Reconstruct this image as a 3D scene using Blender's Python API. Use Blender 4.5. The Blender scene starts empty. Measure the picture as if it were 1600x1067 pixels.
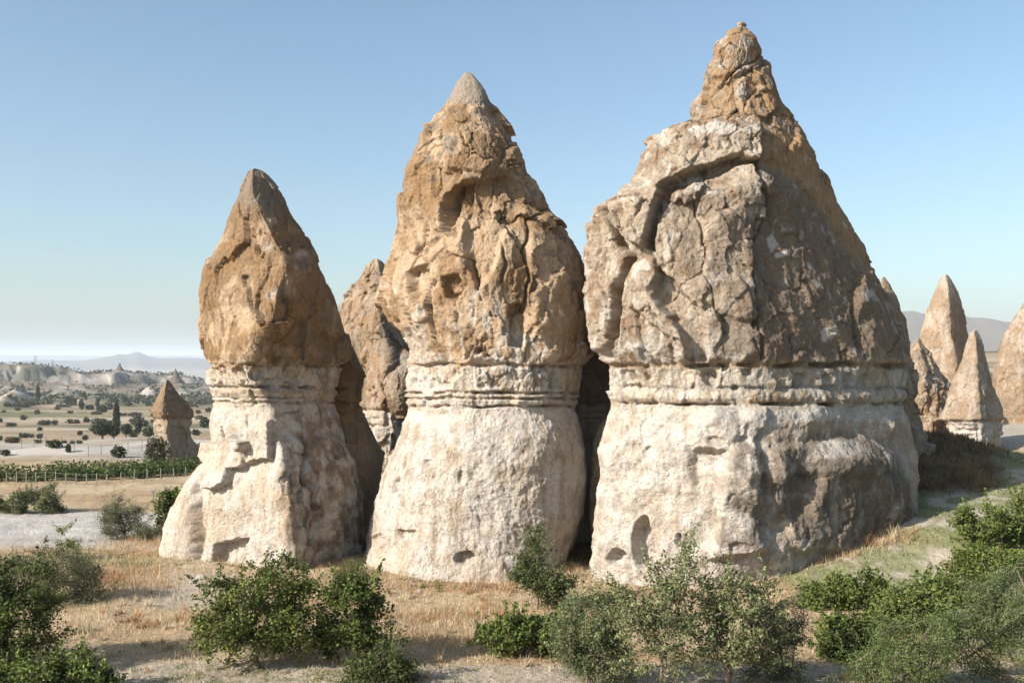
import bpy, math, random
import numpy as np

rng = np.random.default_rng(7)
random.seed(7)
SC = bpy.context.scene
C = SC.collection
F, H, HV = 1556.0, 8.0, 562.0      # focal length in photo pixels, eye height, horizon row

# ------------------------------------------------------------------ camera
cam_d = bpy.data.cameras.new('camera')
cam = bpy.data.objects.new('camera', cam_d); C.objects.link(cam)
cam.location = (0, 0, H); cam.rotation_euler = (math.radians(90), 0, 0)
cam_d.sensor_width = 36; cam_d.lens = 36 * F / 1600
cam_d.shift_y = (HV - 533.5) / 1600
cam_d.clip_start = 0.1; cam_d.clip_end = 60000
SC.camera = cam

# ------------------------------------------------------------------ sky and sun
SUN_EL, SUN_AZ = math.radians(30), math.radians(59)      # azimuth: left of the axis behind the camera
sdir = np.array([-math.cos(SUN_EL) * math.sin(SUN_AZ), -math.cos(SUN_EL) * math.cos(SUN_AZ), math.sin(SUN_EL)])
world = bpy.data.worlds.new('World'); SC.world = world; world.use_nodes = True
wn = world.node_tree; bg = wn.nodes['Background']
sky = wn.nodes.new('ShaderNodeTexSky'); sky.sky_type = 'NISHITA'; sky.sun_disc = False
sky.sun_elevation = SUN_EL; sky.sun_rotation = math.atan2(sdir[0], sdir[1])
sky.air_density = 1.0; sky.dust_density = 4.5; sky.ozone_density = 0.5; sky.altitude = 900
tint = wn.nodes.new('ShaderNodeMix'); tint.data_type = 'RGBA'; tint.blend_type = 'MULTIPLY'; tint.inputs[0].default_value = 1
tint.inputs[7].default_value = (0.94, 1.05, 1.055, 1)
wn.links.new(sky.outputs[0], tint.inputs[6]); wn.links.new(tint.outputs[2], bg.inputs[0]); bg.inputs[1].default_value = 0.11
sun_d = bpy.data.lights.new('sun', 'SUN'); sun_d.energy = 5.0; sun_d.angle = math.radians(0.5)
sun_d.color = (1.0, 0.91, 0.81)
sun = bpy.data.objects.new('sun', sun_d); C.objects.link(sun)
from mathutils import Vector
sun.rotation_euler = Vector(sdir).to_track_quat('Z', 'Y').to_euler()
SC.view_settings.view_transform = 'Standard'; SC.view_settings.look = 'None'
SC.view_settings.gamma = 1; SC.view_settings.exposure = 0.74
SC.render.engine = 'CYCLES'
SC.cycles.volume_bounces = 1

ALB = 0.77      # overall albedo level of all attribute-coloured surfaces
# ------------------------------------------------------------------ numeric helpers
_perm = np.random.default_rng(3).permutation(256); _perm = np.concatenate([_perm, _perm, _perm])
_g = np.random.default_rng(4).normal(size=(256, 3)); _g /= np.linalg.norm(_g, axis=1)[:, None]
_gx, _gy, _gz = [np.ascontiguousarray(_g[:, k].astype(np.float32)) for k in range(3)]
_perm = _perm.astype(np.int32)
def noise(p):
    p = np.asarray(p); i = np.floor(p); f = (p - i).astype(np.float32); i = i.astype(np.int32) & 255
    fx, fy, fz = f[:, 0].copy(), f[:, 1].copy(), f[:, 2].copy()
    wx, wy, wz = [t * t * t * (t * (t * 6 - 15) + 10) for t in (fx, fy, fz)]
    out = []
    for dx in (0, 1):
        hx = _perm[i[:, 0] + dx]
        for dy in (0, 1):
            hy = _perm[hx + i[:, 1] + dy]
            h0, h1 = _perm[hy + i[:, 2]] , _perm[hy + i[:, 2] + 1]
            gx, gy = fx - dx, fy - dy
            a = _gx[h0] * gx + _gy[h0] * gy + _gz[h0] * fz
            b = _gx[h1] * gx + _gy[h1] * gy + _gz[h1] * (fz - 1)
            out.append(a + (b - a) * wz)
    a = out[0] + (out[1] - out[0]) * wy; b = out[2] + (out[3] - out[2]) * wy
    return (a + (b - a) * wx) * 1.6
def fbm(p, octs=4, gain=0.5, lac=2.03):
    p = np.asarray(p, float); a, o, n = 1.0, 0, 0
    for k in range(octs):
        o = o + a * noise(p + 17.3 * k); n += a; a *= gain; p = p * lac
    return o / n * 1.4
def ridged(p, octs=4, gain=0.5):
    p = np.asarray(p, float); a, o, n = 1.0, 0, 0
    for k in range(octs):
        o = o + a * (1 - 2 * np.abs(noise(p + 9.1 * k))); n += a; a *= gain; p = p * 2.1
    return o / n
def worley(p, seed=0):
    """nearest cell: F1, F2, cell random (3), offset vector from the cell point"""
    p = np.asarray(p); i = np.floor(p).astype(np.int32); n = len(p); f = (p - i).astype(np.float32); i &= 255
    fx, fy, fz = f[:, 0].copy(), f[:, 1].copy(), f[:, 2].copy()
    f1 = np.full(n, 9.0, np.float32); f2 = f1.copy(); rid = np.zeros(n, np.int32); ci = np.zeros(n, np.int8)
    R = np.random.default_rng(50 + seed).random((256, 6)).astype(np.float32); rx, ry, rz = [np.ascontiguousarray(R[:, k]) for k in range(3)]
    cells = []
    for dx in (-1, 0, 1):
        hx = _perm[(i[:, 0] + dx) & 255]
        for dy in (-1, 0, 1):
            hy = _perm[hx + ((i[:, 1] + dy) & 255)]
            for dz in (-1, 0, 1):
                h = _perm[hy + ((i[:, 2] + dz) & 255)]
                a, b, c = fx - dx - rx[h], fy - dy - ry[h], fz - dz - rz[h]; d = a * a + b * b + c * c
                near = d < f1; f2 = np.where(near, f1, np.minimum(f2, d)); f1 = np.where(near, d, f1)
                rid = np.where(near, h, rid); ci = np.where(near, len(cells), ci); cells.append((dx, dy, dz))
    off = f - np.array(cells, np.float32)[ci] - R[rid, :3]
    return np.sqrt(f1), np.sqrt(f2), R[rid, 3:], off
def ss(x, a, b):
    t = np.clip((x - a) / (b - a), 0, 1); return t * t * (3 - 2 * t)
def poly_sd(u, v, poly):
    """signed distance, negative inside"""
    P = np.array(poly, float); d = np.full(u.shape, 1e9); s = np.ones(u.shape)
    for k in range(len(P)):
        a, b = P[k], P[k - 1]; e = b - a; wx, wy = u - a[0], v - a[1]
        t = np.clip((wx * e[0] + wy * e[1]) / (e @ e), 0, 1)
        d = np.minimum(d, np.hypot(wx - e[0] * t, wy - e[1] * t))
        c1, c2, c3 = v >= a[1], v < b[1], e[0] * wy > e[1] * wx
        s = np.where((c1 & c2 & c3) | (~c1 & ~c2 & ~c3), -s, s)
    return d * s
def line_d(u, v, pts):
    P = np.array(pts, float); d = np.full(u.shape, 1e9); par = np.zeros(u.shape); sd = np.zeros(u.shape)
    for k in range(len(P) - 1):
        a, b = P[k], P[k + 1]; e = b - a; wx, wy = u - a[0], v - a[1]
        t = np.clip((wx * e[0] + wy * e[1]) / (e @ e), 0, 1)
        dd = np.hypot(wx - e[0] * t, wy - e[1] * t); n = dd < d
        par = np.where(n, (k + t) / (len(P) - 1), par)
        sd = np.where(n, np.sign(e[0] * wy - e[1] * wx), sd); d = np.where(n, dd, d)
    return d, par, sd
def mixc(c, new, m):
    return c * (1 - m[:, None]) + np.asarray(new)[None] * m[:, None]

def px(u, v, D):
    return np.array([(u - 800) / F * D, D, H - (v - HV) / F * D])

# ------------------------------------------------------------------ object helpers
def mesh_np(name, verts, faces, cols=None, smooth=True):
    """faces: (n,3) or (n,4) array"""
    me = bpy.data.meshes.new(name); k = faces.shape[1]
    me.vertices.add(len(verts)); me.vertices.foreach_set('co', np.asarray(verts, np.float32).ravel())
    me.loops.add(faces.size); me.loops.foreach_set('vertex_index', faces.astype(np.int32).ravel())
    me.polygons.add(len(faces))
    me.polygons.foreach_set('loop_start', np.arange(0, faces.size, k, dtype=np.int32))
    me.polygons.foreach_set('loop_total', np.full(len(faces), k, np.int32))
    me.polygons.foreach_set('use_smooth', np.full(len(faces), smooth))
    me.update(calc_edges=True)
    if cols is not None:
        a = me.color_attributes.new('col', 'FLOAT_COLOR', 'POINT')
        c = np.ones((len(verts), 4), np.float32); c[:, :3] = np.clip(np.asarray(cols) * ALB, 0.004, 0.9)
        a.data.foreach_set('color', c.ravel())
    return me
def obj(name, me, mat, parent=None, loc=None):
    o = bpy.data.objects.new(name, me)
    if mat is not None and not me.materials: me.materials.append(mat)
    C.objects.link(o)
    if parent is not None: o.parent = parent
    if loc is not None: o.location = loc
    return o
def tag(o, label=None, cat=None, group=None, kind=None):
    if label: o['label'] = label
    if cat: o['category'] = cat
    if group: o['group'] = group
    if kind: o['kind'] = kind
    return o
def thing(name, loc, label, cat, group=None):
    o = bpy.data.objects.new(name, None); C.objects.link(o); o.location = loc; o.empty_display_size = 0.3
    return tag(o, label, cat, group)

def tube_mesh(segs, sides=5):
    """segs: list of (p0, p1, r0, r1)"""
    V, Fa = [], []; a = np.linspace(0, 2 * math.pi, sides, endpoint=False); n = 0
    for p0, p1, r0, r1 in segs:
        p0, p1 = np.array(p0, float), np.array(p1, float); d = p1 - p0; L = np.linalg.norm(d)
        if L < 1e-5: continue
        d /= L; q = np.cross(d, (0.3, 0.9, 0.1)); q /= np.linalg.norm(q); w = np.cross(d, q)
        ring = np.cos(a)[:, None] * q + np.sin(a)[:, None] * w
        V.append(p0 + ring * r0); V.append(p1 + ring * r1)
        j = np.arange(sides); k = (j + 1) % sides
        Fa.append(np.stack([n + j, n + k, n + sides + k, n + sides + j], 1)); n += 2 * sides
    return np.concatenate(V), np.concatenate(Fa)

# ------------------------------------------------------------------ materials
def new_mat(name):
    m = bpy.data.materials.new(name); m.use_nodes = True
    nt = m.node_tree; b = nt.nodes['Principled BSDF']
    b.inputs['Roughness'].default_value = 0.95; b.inputs['Specular IOR Level'].default_value = 0.15
    return m, nt, b
def attr_grain(nt, scales, amt, attr='col'):
    """vertex colour times object-space grain"""
    N, L = nt.nodes, nt.links
    at = N.new('ShaderNodeAttribute'); at.attribute_name = attr
    geo = N.new('ShaderNodeNewGeometry'); cur = at.outputs['Color']
    outs = []
    for s, am in zip(scales, amt):
        t = N.new('ShaderNodeTexNoise'); t.inputs['Scale'].default_value = s
        t.inputs['Detail'].default_value = 5; t.inputs['Roughness'].default_value = 0.62
        L.new(geo.outputs['Position'], t.inputs['Vector']); outs.append(t.outputs[0])
        mr = N.new('ShaderNodeMapRange'); mr.inputs[1].default_value = 0.25; mr.inputs[2].default_value = 0.75
        mr.inputs[3].default_value = 1 - am; mr.inputs[4].default_value = 1 + am
        L.new(t.outputs[0], mr.inputs[0])
        vm = N.new('ShaderNodeVectorMath'); vm.operation = 'SCALE'
        L.new(cur, vm.inputs[0]); L.new(mr.outputs[0], vm.inputs['Scale']); cur = vm.outputs[0]
    return cur, outs, geo
def rock_mat(name, bump=0.05, fine=14, amt=(0.10, 0.2, 0.2)):
    m, nt, b = new_mat(name); N, L = nt.nodes, nt.links
    cur, outs, geo = attr_grain(nt, (1.7, fine * 0.5, fine * 2.2), amt)
    L.new(cur, b.inputs['Base Color'])
    vo = N.new('ShaderNodeTexVoronoi'); vo.inputs['Scale'].default_value = fine * 0.55
    L.new(geo.outputs['Position'], vo.inputs['Vector'])
    pit = N.new('ShaderNodeMapRange'); pit.inputs[1].default_value = 0.0; pit.inputs[2].default_value = 0.3
    pit.inputs[3].default_value = -0.5; pit.inputs[4].default_value = 0.0
    L.new(vo.outputs['Distance'], pit.inputs[0])
    a1 = N.new('ShaderNodeMath'); a1.operation = 'ADD'; L.new(outs[1], a1.inputs[0]); L.new(pit.outputs[0], a1.inputs[1])
    a2 = N.new('ShaderNodeMath'); a2.operation = 'MULTIPLY_ADD'; a2.inputs[1].default_value = 0.45
    L.new(outs[2], a2.inputs[0]); L.new(a1.outputs[0], a2.inputs[2])
    bp = N.new('ShaderNodeBump'); bp.inputs['Strength'].default_value = 1.0; bp.inputs['Distance'].default_value = bump
    L.new(a2.outputs[0], bp.inputs['Height']); L.new(bp.outputs[0], b.inputs['Normal'])
    return m
M_CAP = rock_mat('weathered_brown_tuff', 0.09)
M_BASE = rock_mat('pale_tuff', 0.085, 16, (0.09, 0.2, 0.24))
M_FAR = rock_mat('distant_tuff', 0.12, 5)
def leaf_mat(name):
    m, nt, b = new_mat(name); N, L = nt.nodes, nt.links
    at = N.new('ShaderNodeAttribute'); at.attribute_name = 'col'
    L.new(at.outputs['Color'], b.inputs['Base Color']); b.inputs['Roughness'].default_value = 0.6
    b.inputs['Specular IOR Level'].default_value = 0.3
    tr = N.new('ShaderNodeBsdfTranslucent'); mx = N.new('ShaderNodeMixShader'); mx.inputs[0].default_value = 0.22
    hs = N.new('ShaderNodeHueSaturation'); hs.inputs['Value'].default_value = 1.3
    L.new(at.outputs['Color'], hs.inputs['Color']); L.new(hs.outputs[0], tr.inputs[0])
    L.new(b.outputs[0], mx.inputs[1]); L.new(tr.outputs[0], mx.inputs[2])
    L.new(mx.outputs[0], nt.nodes['Material Output'].inputs['Surface'])
    return m
M_LEAF = leaf_mat('leaf')
def plain_mat(name, col, s=20, bump=0.01):
    m, nt, b = new_mat(name); N, L = nt.nodes, nt.links
    t = N.new('ShaderNodeTexNoise'); t.inputs['Scale'].default_value = s; t.inputs['Detail'].default_value = 4
    r = N.new('ShaderNodeValToRGB'); r.color_ramp.elements[0].position = .3; r.color_ramp.elements[1].position = .7
    r.color_ramp.elements[0].color = tuple(c * 0.7 for c in col) + (1,)
    r.color_ramp.elements[1].color = tuple(min(1, c * 1.25) for c in col) + (1,)
    geo = N.new('ShaderNodeNewGeometry'); L.new(geo.outputs['Position'], t.inputs['Vector'])
    L.new(t.outputs[0], r.inputs[0]); L.new(r.outputs[0], b.inputs['Base Color'])
    bp = N.new('ShaderNodeBump'); bp.inputs['Distance'].default_value = bump
    L.new(t.outputs[0], bp.inputs['Height']); L.new(bp.outputs[0], b.inputs['Normal'])
    return m
M_BARK = plain_mat('bark', (0.20, 0.16, 0.125), 25)
M_TWIG = plain_mat('dead_twig', (0.22, 0.17, 0.13), 25)
M_POST = plain_mat('pale_concrete', (0.22, 0.215, 0.18), 30)
M_WIRE = plain_mat('wire', (0.25, 0.24, 0.22), 30)
M_DARKPOST = plain_mat('grey_wood', (0.16, 0.14, 0.12), 30)

# ------------------------------------------------------------------ terrain
YL = [-3000, -5, 0, 8, 16, 22, 28, 37, 45, 55, 70, 100, 150, 200, 350, 600, 1000, 1500, 2500, 6000, 12000, 30000]
ZL = [6, 6.2, 6.2, 3.6, 1.3, .2, 0, -.4, -.55, -.7, -.95, -2.2, -5.5, -9, -19, -28, -36, -42, -50, -115, -175, -200]
YR = [-3000, -5, 0, 8, 16, 22, 28, 40, 46, 52, 62, 80, 110, 160, 300, 600, 1200, 3000, 12000, 30000]
ZR = [6, 6.2, 6.2, 3.6, 1.4, .35, 0.05, .1, .4, 1.1, 2.7, 3.5, 4.2, 5.2, 8, 12, 10, 0, -100, -200]
def interp_s(x, X, Z):
    """smooth (monotone-ish) interpolation"""
    X = np.array(X, float); Z = np.array(Z, float)
    m = np.gradient(Z, X); k = np.clip(np.searchsorted(X, x) - 1, 0, len(X) - 2)
    h = X[k + 1] - X[k]; t = np.clip((x - X[k]) / h, 0, 1)
    return ((2 * t**3 - 3 * t**2 + 1) * Z[k] + (t**3 - 2 * t**2 + t) * h * m[k] * .8 +
            (-2 * t**3 + 3 * t**2) * Z[k + 1] + (t**3 - t**2) * h * m[k + 1] * .8)
def ground_z(x, y):
    x = np.atleast_1d(np.asarray(x, float)); y = np.atleast_1d(np.asarray(y, float))
    r = np.where(y > 0, np.hypot(x * .35, y), y)
    zl, zr = interp_s(r, YL, ZL), interp_s(r, YR, ZR)
    ang = x / np.maximum(y, 25.0)
    w = ss(ang, 0.08, 0.34); z = zl * (1 - w) + zr * w
    u = 800 + F * ang
    P = np.stack([x, y, 0 * x], 1)
    near = 1 - ss(r, 60, 140)
    z = z + near * (0.16 * fbm(P * 0.25, 3) + 0.05 * fbm(P * 1.3, 3) + 0.018 * noise(P * 5))
    # rise against the feet of the three big spires
    foot = np.exp(-((x + 10) / 7)**2 - ((y - 40) / 5)**2) + np.exp(-((x + 1) / 6)**2 - ((y - 41) / 5)**2) + \
        np.exp(-((x - 8) / 8)**2 - ((y - 42) / 6)**2)
    z = z + np.clip(foot, 0, 1.2) * 0.15
    # bank going up to the right, behind and beside the biggest spire
    z = z + 1.9 * ss(x, 9, 24) * ss(y, 26, 42) * (1 - ss(y, 50, 60))
    z = z + 1.5 * np.exp(-((x - 20.5) / 4.5)**2 - ((y - 51) / 4)**2) - .5 * np.exp(-((x - 30) / 5)**2 - ((y - 58) / 8)**2)
    z = z + 1.0 * ss(x, 5.5, 12.5) * ss(y, 32.5, 38.5) * (1 - ss(y, 45, 52)) * (1 - .5 * ss(x, 16, 22))
    # middle distance relief
    mid = ss(r, 120, 400) * (1 - ss(r, 4000, 8000))
    z = z + mid * (2.5 * fbm(P * 0.006, 4) + 0.6 * fbm(P * 0.03, 3))
    # pale mounds in front of the small hoodoo
    z = z + 1.3 * np.exp(-((x + 50) / 9)**2 - ((y - 112) / 5)**2) + 1.8 * np.exp(-((x + 38) / 7)**2 - ((y - 122) / 6)**2)
    # badlands, left
    us = u + 6 * fbm(P * .01 + 77, 3)
    vs = np.interp(us, [-900, -200, 0, 40, 70, 95, 120, 138, 150, 172, 182, 192, 205, 240, 262, 272, 285, 305, 330, 420, 900],
                   [577, 574, 573, 574, 577, 579, 583, 588, 586, 585, 582, 582, 585, 588, 590, 587, 590, 596, 601, 604, 600])
    zs = H - (vs - HV) / F * 1900
    gul = ridged(P * .013 + 2, 5, .6); gul2 = ridged(P * .035 + 5, 4, .6)
    y0 = 1640 + 90 * gul + 120 * fbm(P * .004 + 6, 3)
    ramp = .30 * ss(y, y0 - 260, y0 - 60) + .70 * ss(y, y0, y0 + 55); ramp = ramp * (1 - ss(y, 2150, 2600))
    fade = (1 - ss(u, 420, 1000)) * ss(u, -2500, -1500)
    z = z + ramp * fade * np.maximum(zs + 46, 0) + fade * ss(y, 1300, 1500) * (1 - ss(y, 1850, 2000)) * (2.6 * gul2 + 3.5 * gul)
    for (uu, dd, ww, dp, hh) in ((25, 1150, 44, 60, 11), (100, 1250, 50, 60, 9), (150, 960, 66, 34, 8), (235, 1320, 30, 60, 12), (285, 1300, 44, 60, 9), (325, 1400, 44, 60, 9), (5, 900, 40, 40, 7)):
        q = np.exp(-((u - uu) / (ww * .5))**2 - ((y - dd) / dp)**2)
        z = z + hh * q * (.7 + .5 * gul2 + .3 * gul)
    # far mountains
    uu = u / 100.0
    Q = np.stack([uu * 1.1, y / 2500., 0 * x + 2], 1)
    prof = np.interp(u + 5 * fbm(Q * 3, 3), [-4000, -600, -150, 0, 40, 60, 80, 130, 160, 185, 200, 215, 232, 250, 280, 330, 420, 800, 1500, 5000],
                     [20, 0, 30, -24, 0, 10, 4, 4, 44, 84, 76, 112, 56, 30, 44, 20, 40, 0, 10, 0])
    far = np.exp(-((y - 12500) / 2200.0)**2)
    z = z + far * (prof + 163 + 6 * fbm(Q, 4) + 18 * ridged(np.stack([x / 1500., y / 1500., 0 * x], 1), 4, .5))
    far2 = np.exp(-((y - 24000) / 3000.0)**2)
    z = z + far2 * (310 + 22 * fbm(Q * .6 + 9, 3))
    prof2 = np.interp(u, [800, 1150, 1300, 1405, 1440, 1500, 1560, 1620, 1800, 2400], [0, 60, 190, 245, 232, 212, 196, 186, 150, 60])
    near2 = np.exp(-((y - 5200) / 900.0)**2)
    z = z + near2 * (prof2 + 20 + 30 * ridged(np.stack([uu * 1.2, y / 1100., 0 * x], 1), 5, .5) * ss(u, 1000, 1300)) * ss(u, 800, 1200)
    return z

def gz(x, y): return float(ground_z(x, y)[0])
def on_ground(u, D):
    x = (u - 800) / F * D; return np.array([x, D, gz(x, D)])
def ground_at(u, v):
    """the ground point seen at photo pixel u, v"""
    Ds = np.concatenate([np.arange(18, 140, .1), np.arange(140, 3000, 3)]); xs = (u - 800) / F * Ds
    zs = ground_z(xs, Ds); vs = HV + (H - zs) * F / Ds
    k = np.argmax(vs <= v); return np.array([xs[k], Ds[k], zs[k]])

def build_ground():
    a_in = np.radians(np.arange(-31, 31.01, 0.15)); a_out = np.radians(np.arange(34, 327, 4.0))
    ang = np.concatenate([a_in, a_out])
    r = np.concatenate([np.geomspace(1.5, 20, 26)[:-1], np.arange(20, 52, 0.1), np.geomspace(52, 140, 110),
                        np.geomspace(142, 900, 70), np.geomspace(915, 2700, 110), np.geomspace(2760, 40000, 70)])
    A, R = np.meshgrid(ang, r); x = (np.sin(A) * R).ravel(); y = (np.cos(A) * R).ravel()
    z = np.empty_like(x)
    fr = y > 0; z[fr] = ground_z(x[fr], y[fr]); z[~fr] = ground_z(x[~fr], y[~fr])
    V = np.stack([x, y, z], 1); V = np.concatenate([V, [[0, 0, 6.2]]])
    na, nr = len(ang), len(r); i, j = np.meshgrid(np.arange(nr - 1), np.arange(na), indexing='ij')
    j2 = (j + 1) % na
    Fq = np.stack([i * na + j, i * na + j2, (i + 1) * na + j2, (i + 1) * na + j], -1).reshape(-1, 4)[:, ::-1]
    cols = ground_col(V)
    me = mesh_np('ground', V, Fq, cols)
    return me

DRY = np.array((.50, .37, .225)); STRAW = np.array((.60, .48, .315)); PALE = np.array((.54, .475, .39)); SOIL = np.array((.28, .205, .14))
GREEN = np.array((.13, .14, .065)); RUST = np.array((.31, .165, .08)); GREYF = np.array((.64, .60, .56))
def ground_col(V):
    x, y, z = V.T; Y = np.maximum(y, 1); u = 800 + F * x / Y; v = HV + (H - z) * F / Y
    P = np.stack([x, y, 0 * x], 1)
    n1, n2, n3 = fbm(P * .18, 4), fbm(P * .7 + 5, 4), fbm(P * 2.5 + 9, 3)
    w1, w2 = u + 18 * n2, v + 5 * n1 + 3 * n3
    c = np.tile(DRY, (len(V), 1))
    c = mixc(c, STRAW, ss(n1 + .4 * n2, -.15, .3)); c = mixc(c, RUST, .4 * ss(n2 - .3 * n1, .15, .5))
    c = mixc(c, SOIL, .5 * ss(n3 + n2, .3, .9))
    near = y < 60
    # pale path along the bottom of the picture
    pb = ss(w2, 1030, 1042) * near; c = mixc(c, PALE * .93, pb * .85)
    c = mixc(c, GREEN * 1.5, pb * .75 * ss(n3 + .6 * n2, .1, .45))
    # pale apron at the foot of the left spire
    for (cx, cy, rx, ry) in ((300, 912, 75, 24), (245, 925, 40, 12), (1010, 900, 80, 10), (300, 940, 120, 8)):
        m = np.exp(-((w1 - cx) / rx)**2 - ((w2 - cy) / ry)**2) * near; c = mixc(c, PALE * 1.02, np.clip(m * 1.5, 0, 1) * .85)
    # reddish earth around the feet
    for (cx, cy, rx, ry) in ((215, 868, 60, 8), (910, 860, 30, 22), (1215, 850, 70, 14), (760, 915, 120, 10)):
        m = np.exp(-((w1 - cx) / rx)**2 - ((w2 - cy) / ry)**2) * near; c = mixc(c, RUST * 1.15, np.clip(m * 1.5, 0, 1) * .7)
    # grey-white field, left
    m = ss(w2, 800, 803) * (1 - ss(w2, 848, 860)) * (1 - ss(w1, 235, 262)) * (y < 75)
    fur = .5 + .5 * np.sin(P[:, 1] * 3.2 + 1.2 * n2 + x * .25)
    c = mixc(c, GREYF * (1.0), m * .95); c = c * (1 - .12 * (m * fur))[:, None]
    m = np.exp(-((w1 - 90) / 110)**2 - ((w2 - 845) / 4)**2); c = mixc(c, (.33, .30, .22), m * .6 * near)
    # green weeds strip at the left
    m = np.exp(-((w1 - 150) / 110)**2 - ((w2 - 878) / 14)**2) * near; c = mixc(c, GREEN * 1.2, m * ss(n3 + n2, -.1, .3))
    # right-hand slope: pale soil with green ground cover in rows
    t = (y - 26) * .8 + .55 * x
    m = ss(x - (4.5 + (46 - y) * .42), 0, 1.2) * (y > 20) * (y < 60)
    rows = .5 + .5 * np.sin((x * .75 - y * .6) * 3.4 + 1.5 * n2)
    s = mixc(np.tile(PALE * .95, (len(V), 1)), (.26, .275, .135), np.clip(ss(n2 + .35 * n3 + .25 * rows, -.32, .16), 0, 1) * .88)
    c = c * (1 - m[:, None]) + s * m[:, None]
    # brown scrub bank right of and behind the biggest spire
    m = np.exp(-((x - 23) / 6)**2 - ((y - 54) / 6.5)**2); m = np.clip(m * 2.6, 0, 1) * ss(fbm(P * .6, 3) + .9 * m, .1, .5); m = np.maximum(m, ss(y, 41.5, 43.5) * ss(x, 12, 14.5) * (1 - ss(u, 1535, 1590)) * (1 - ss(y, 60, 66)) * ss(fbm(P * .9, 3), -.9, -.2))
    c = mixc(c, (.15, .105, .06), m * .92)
    m = ss(u, 1480, 1560) * ss(y, 60, 66); c = mixc(c, (.52, .48, .42), m * (1 - ss(y, 130, 200)) * .9)
    # ---- middle distance (left): banded fields
    md = ss(y, 95, 110)
    th = np.stack([x * .0035, y * .011, 0 * x], 1); nf = fbm(th + 3, 4); nb = fbm(np.stack([x * .0011, v * .11, 0 * x], 1), 3)
    f = np.tile(np.array((.41, .32, .215)), (len(V), 1))
    f = mixc(f, (.50, .42, .31), ss(nb, .0, .3)); f = mixc(f, (.14, .145, .08), ss(nf - nb * .5, .05, .25) * .85)
    f = mixc(f, (.47, .43, .38), ss(nf * .4 + nb, .36, .5)); f = mixc(f, (.25, .15, .08), .5 * ss(fbm(th * 3 + 20, 3), .2, .5))
    hl = np.abs(((y * .9 + .1 * x + 8 * fbm(P * .01, 2)) / 46.0) % 1 - .5); f = mixc(f, (.10, .105, .055), .8 * (1 - ss(hl, .02, .05)) * ss(fbm(P * .02 + 5, 3), -.05, .15) * (y > 150))
    f = mixc(f, (.17, .185, .085), .75 * ss(w2, 642, 644) * (1 - ss(w2, 650, 652)) * (1 - ss(u, 60, 260) * .6)); f = mixc(f, (.45, .38, .28), .7 * ss(w2, 653, 655) * (1 - ss(w2, 656, 659)))
    m = ss(w2, 606, 612) * (1 - ss(w2, 626, 633)) * (y > 500) * ss(u, -60, 0)
    f = mixc(f, (.11, .13, .075), m * .75 * ss(fbm(P * .006 + 31, 4), -.35, .15))
    m = ss(v, 690, 694) * (1 - ss(v, 722, 727)) * (1 - ss(y, 190, 240)); f = mixc(f, (.46, .42, .37), m * .9 * ss(fbm(np.stack([x * .03, v * .12, 0 * x], 1) + 44, 3) + .25, -.1, .2))
    m = np.exp(-((x + 50) / 9)**2 - ((y - 112) / 5)**2) + np.exp(-((x + 38) / 7)**2 - ((y - 122) / 6)**2); f = mixc(f, (.58, .54, .48), .95 * ss(m + .15 * fbm(P * .3, 3), .3, .5))
    rdl, _, _ = line_d(u, v, [(-20, 712), (60, 706), (120, 708), (180, 700), (232, 690)]); f = mixc(f, (.60, .56, .50), .9 * (1 - ss(rdl + 1.5 * n2, 2.5, 5)) * (y < 260) * (y > 100))
    rdl, _, _ = line_d(u, v, [(-20, 692), (60, 697), (110, 692), (150, 688), (300, 678)]); f = mixc(f, (.56, .50, .43), .8 * (1 - ss(rdl + 1.5 * n2, 1.2, 3)) * (y > 130) * (y < 600))
    c = c * (1 - md[:, None]) + f * md[:, None]
    # badlands
    bl = ss(y, 850, 950) * (1 - ss(y, 2700, 3300))
    gx = ground_z(x[bl > 0] + 14, y[bl > 0]) - z[bl > 0]; gy = ground_z(x[bl > 0], y[bl > 0] + 18) - z[bl > 0]; sl = np.zeros(len(x)); sl[bl > 0] = np.hypot(gx, gy)
    s = mixc(np.tile(np.array((.42, .39, .35)), (len(V), 1)), (.24, .175, .12), ss(3.0 - sl + 2 * fbm(P * .01 + 8, 4), -.6, 1.2))
    s = mixc(s, (.17, .155, .14), .75 * ss(fbm(P * np.array((.03, .006, 1)) + 3, 3) + .05 * (sl - 5), .0, .3))  # streaked steep faces darkened: cliff shading put into the colour
    s = mixc(s, (.10, .105, .065), ss(fbm(P * .012 + 14, 4), .08, .3) * .8)
    hb = ss(z - np.interp(y, YL, ZL) + 2 * fbm(P * .01, 2), 2, 5)
    c = c * (1 - (bl * hb)[:, None]) + s * (bl * hb)[:, None]
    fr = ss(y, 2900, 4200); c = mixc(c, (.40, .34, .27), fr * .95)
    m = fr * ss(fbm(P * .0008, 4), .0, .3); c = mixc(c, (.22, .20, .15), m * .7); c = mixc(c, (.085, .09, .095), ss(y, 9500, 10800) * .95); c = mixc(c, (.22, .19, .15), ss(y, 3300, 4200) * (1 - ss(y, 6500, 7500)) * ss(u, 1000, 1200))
    c = mixc(c, (.38, .30, .22), (y < 5) * 1.0)
    return c

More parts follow.
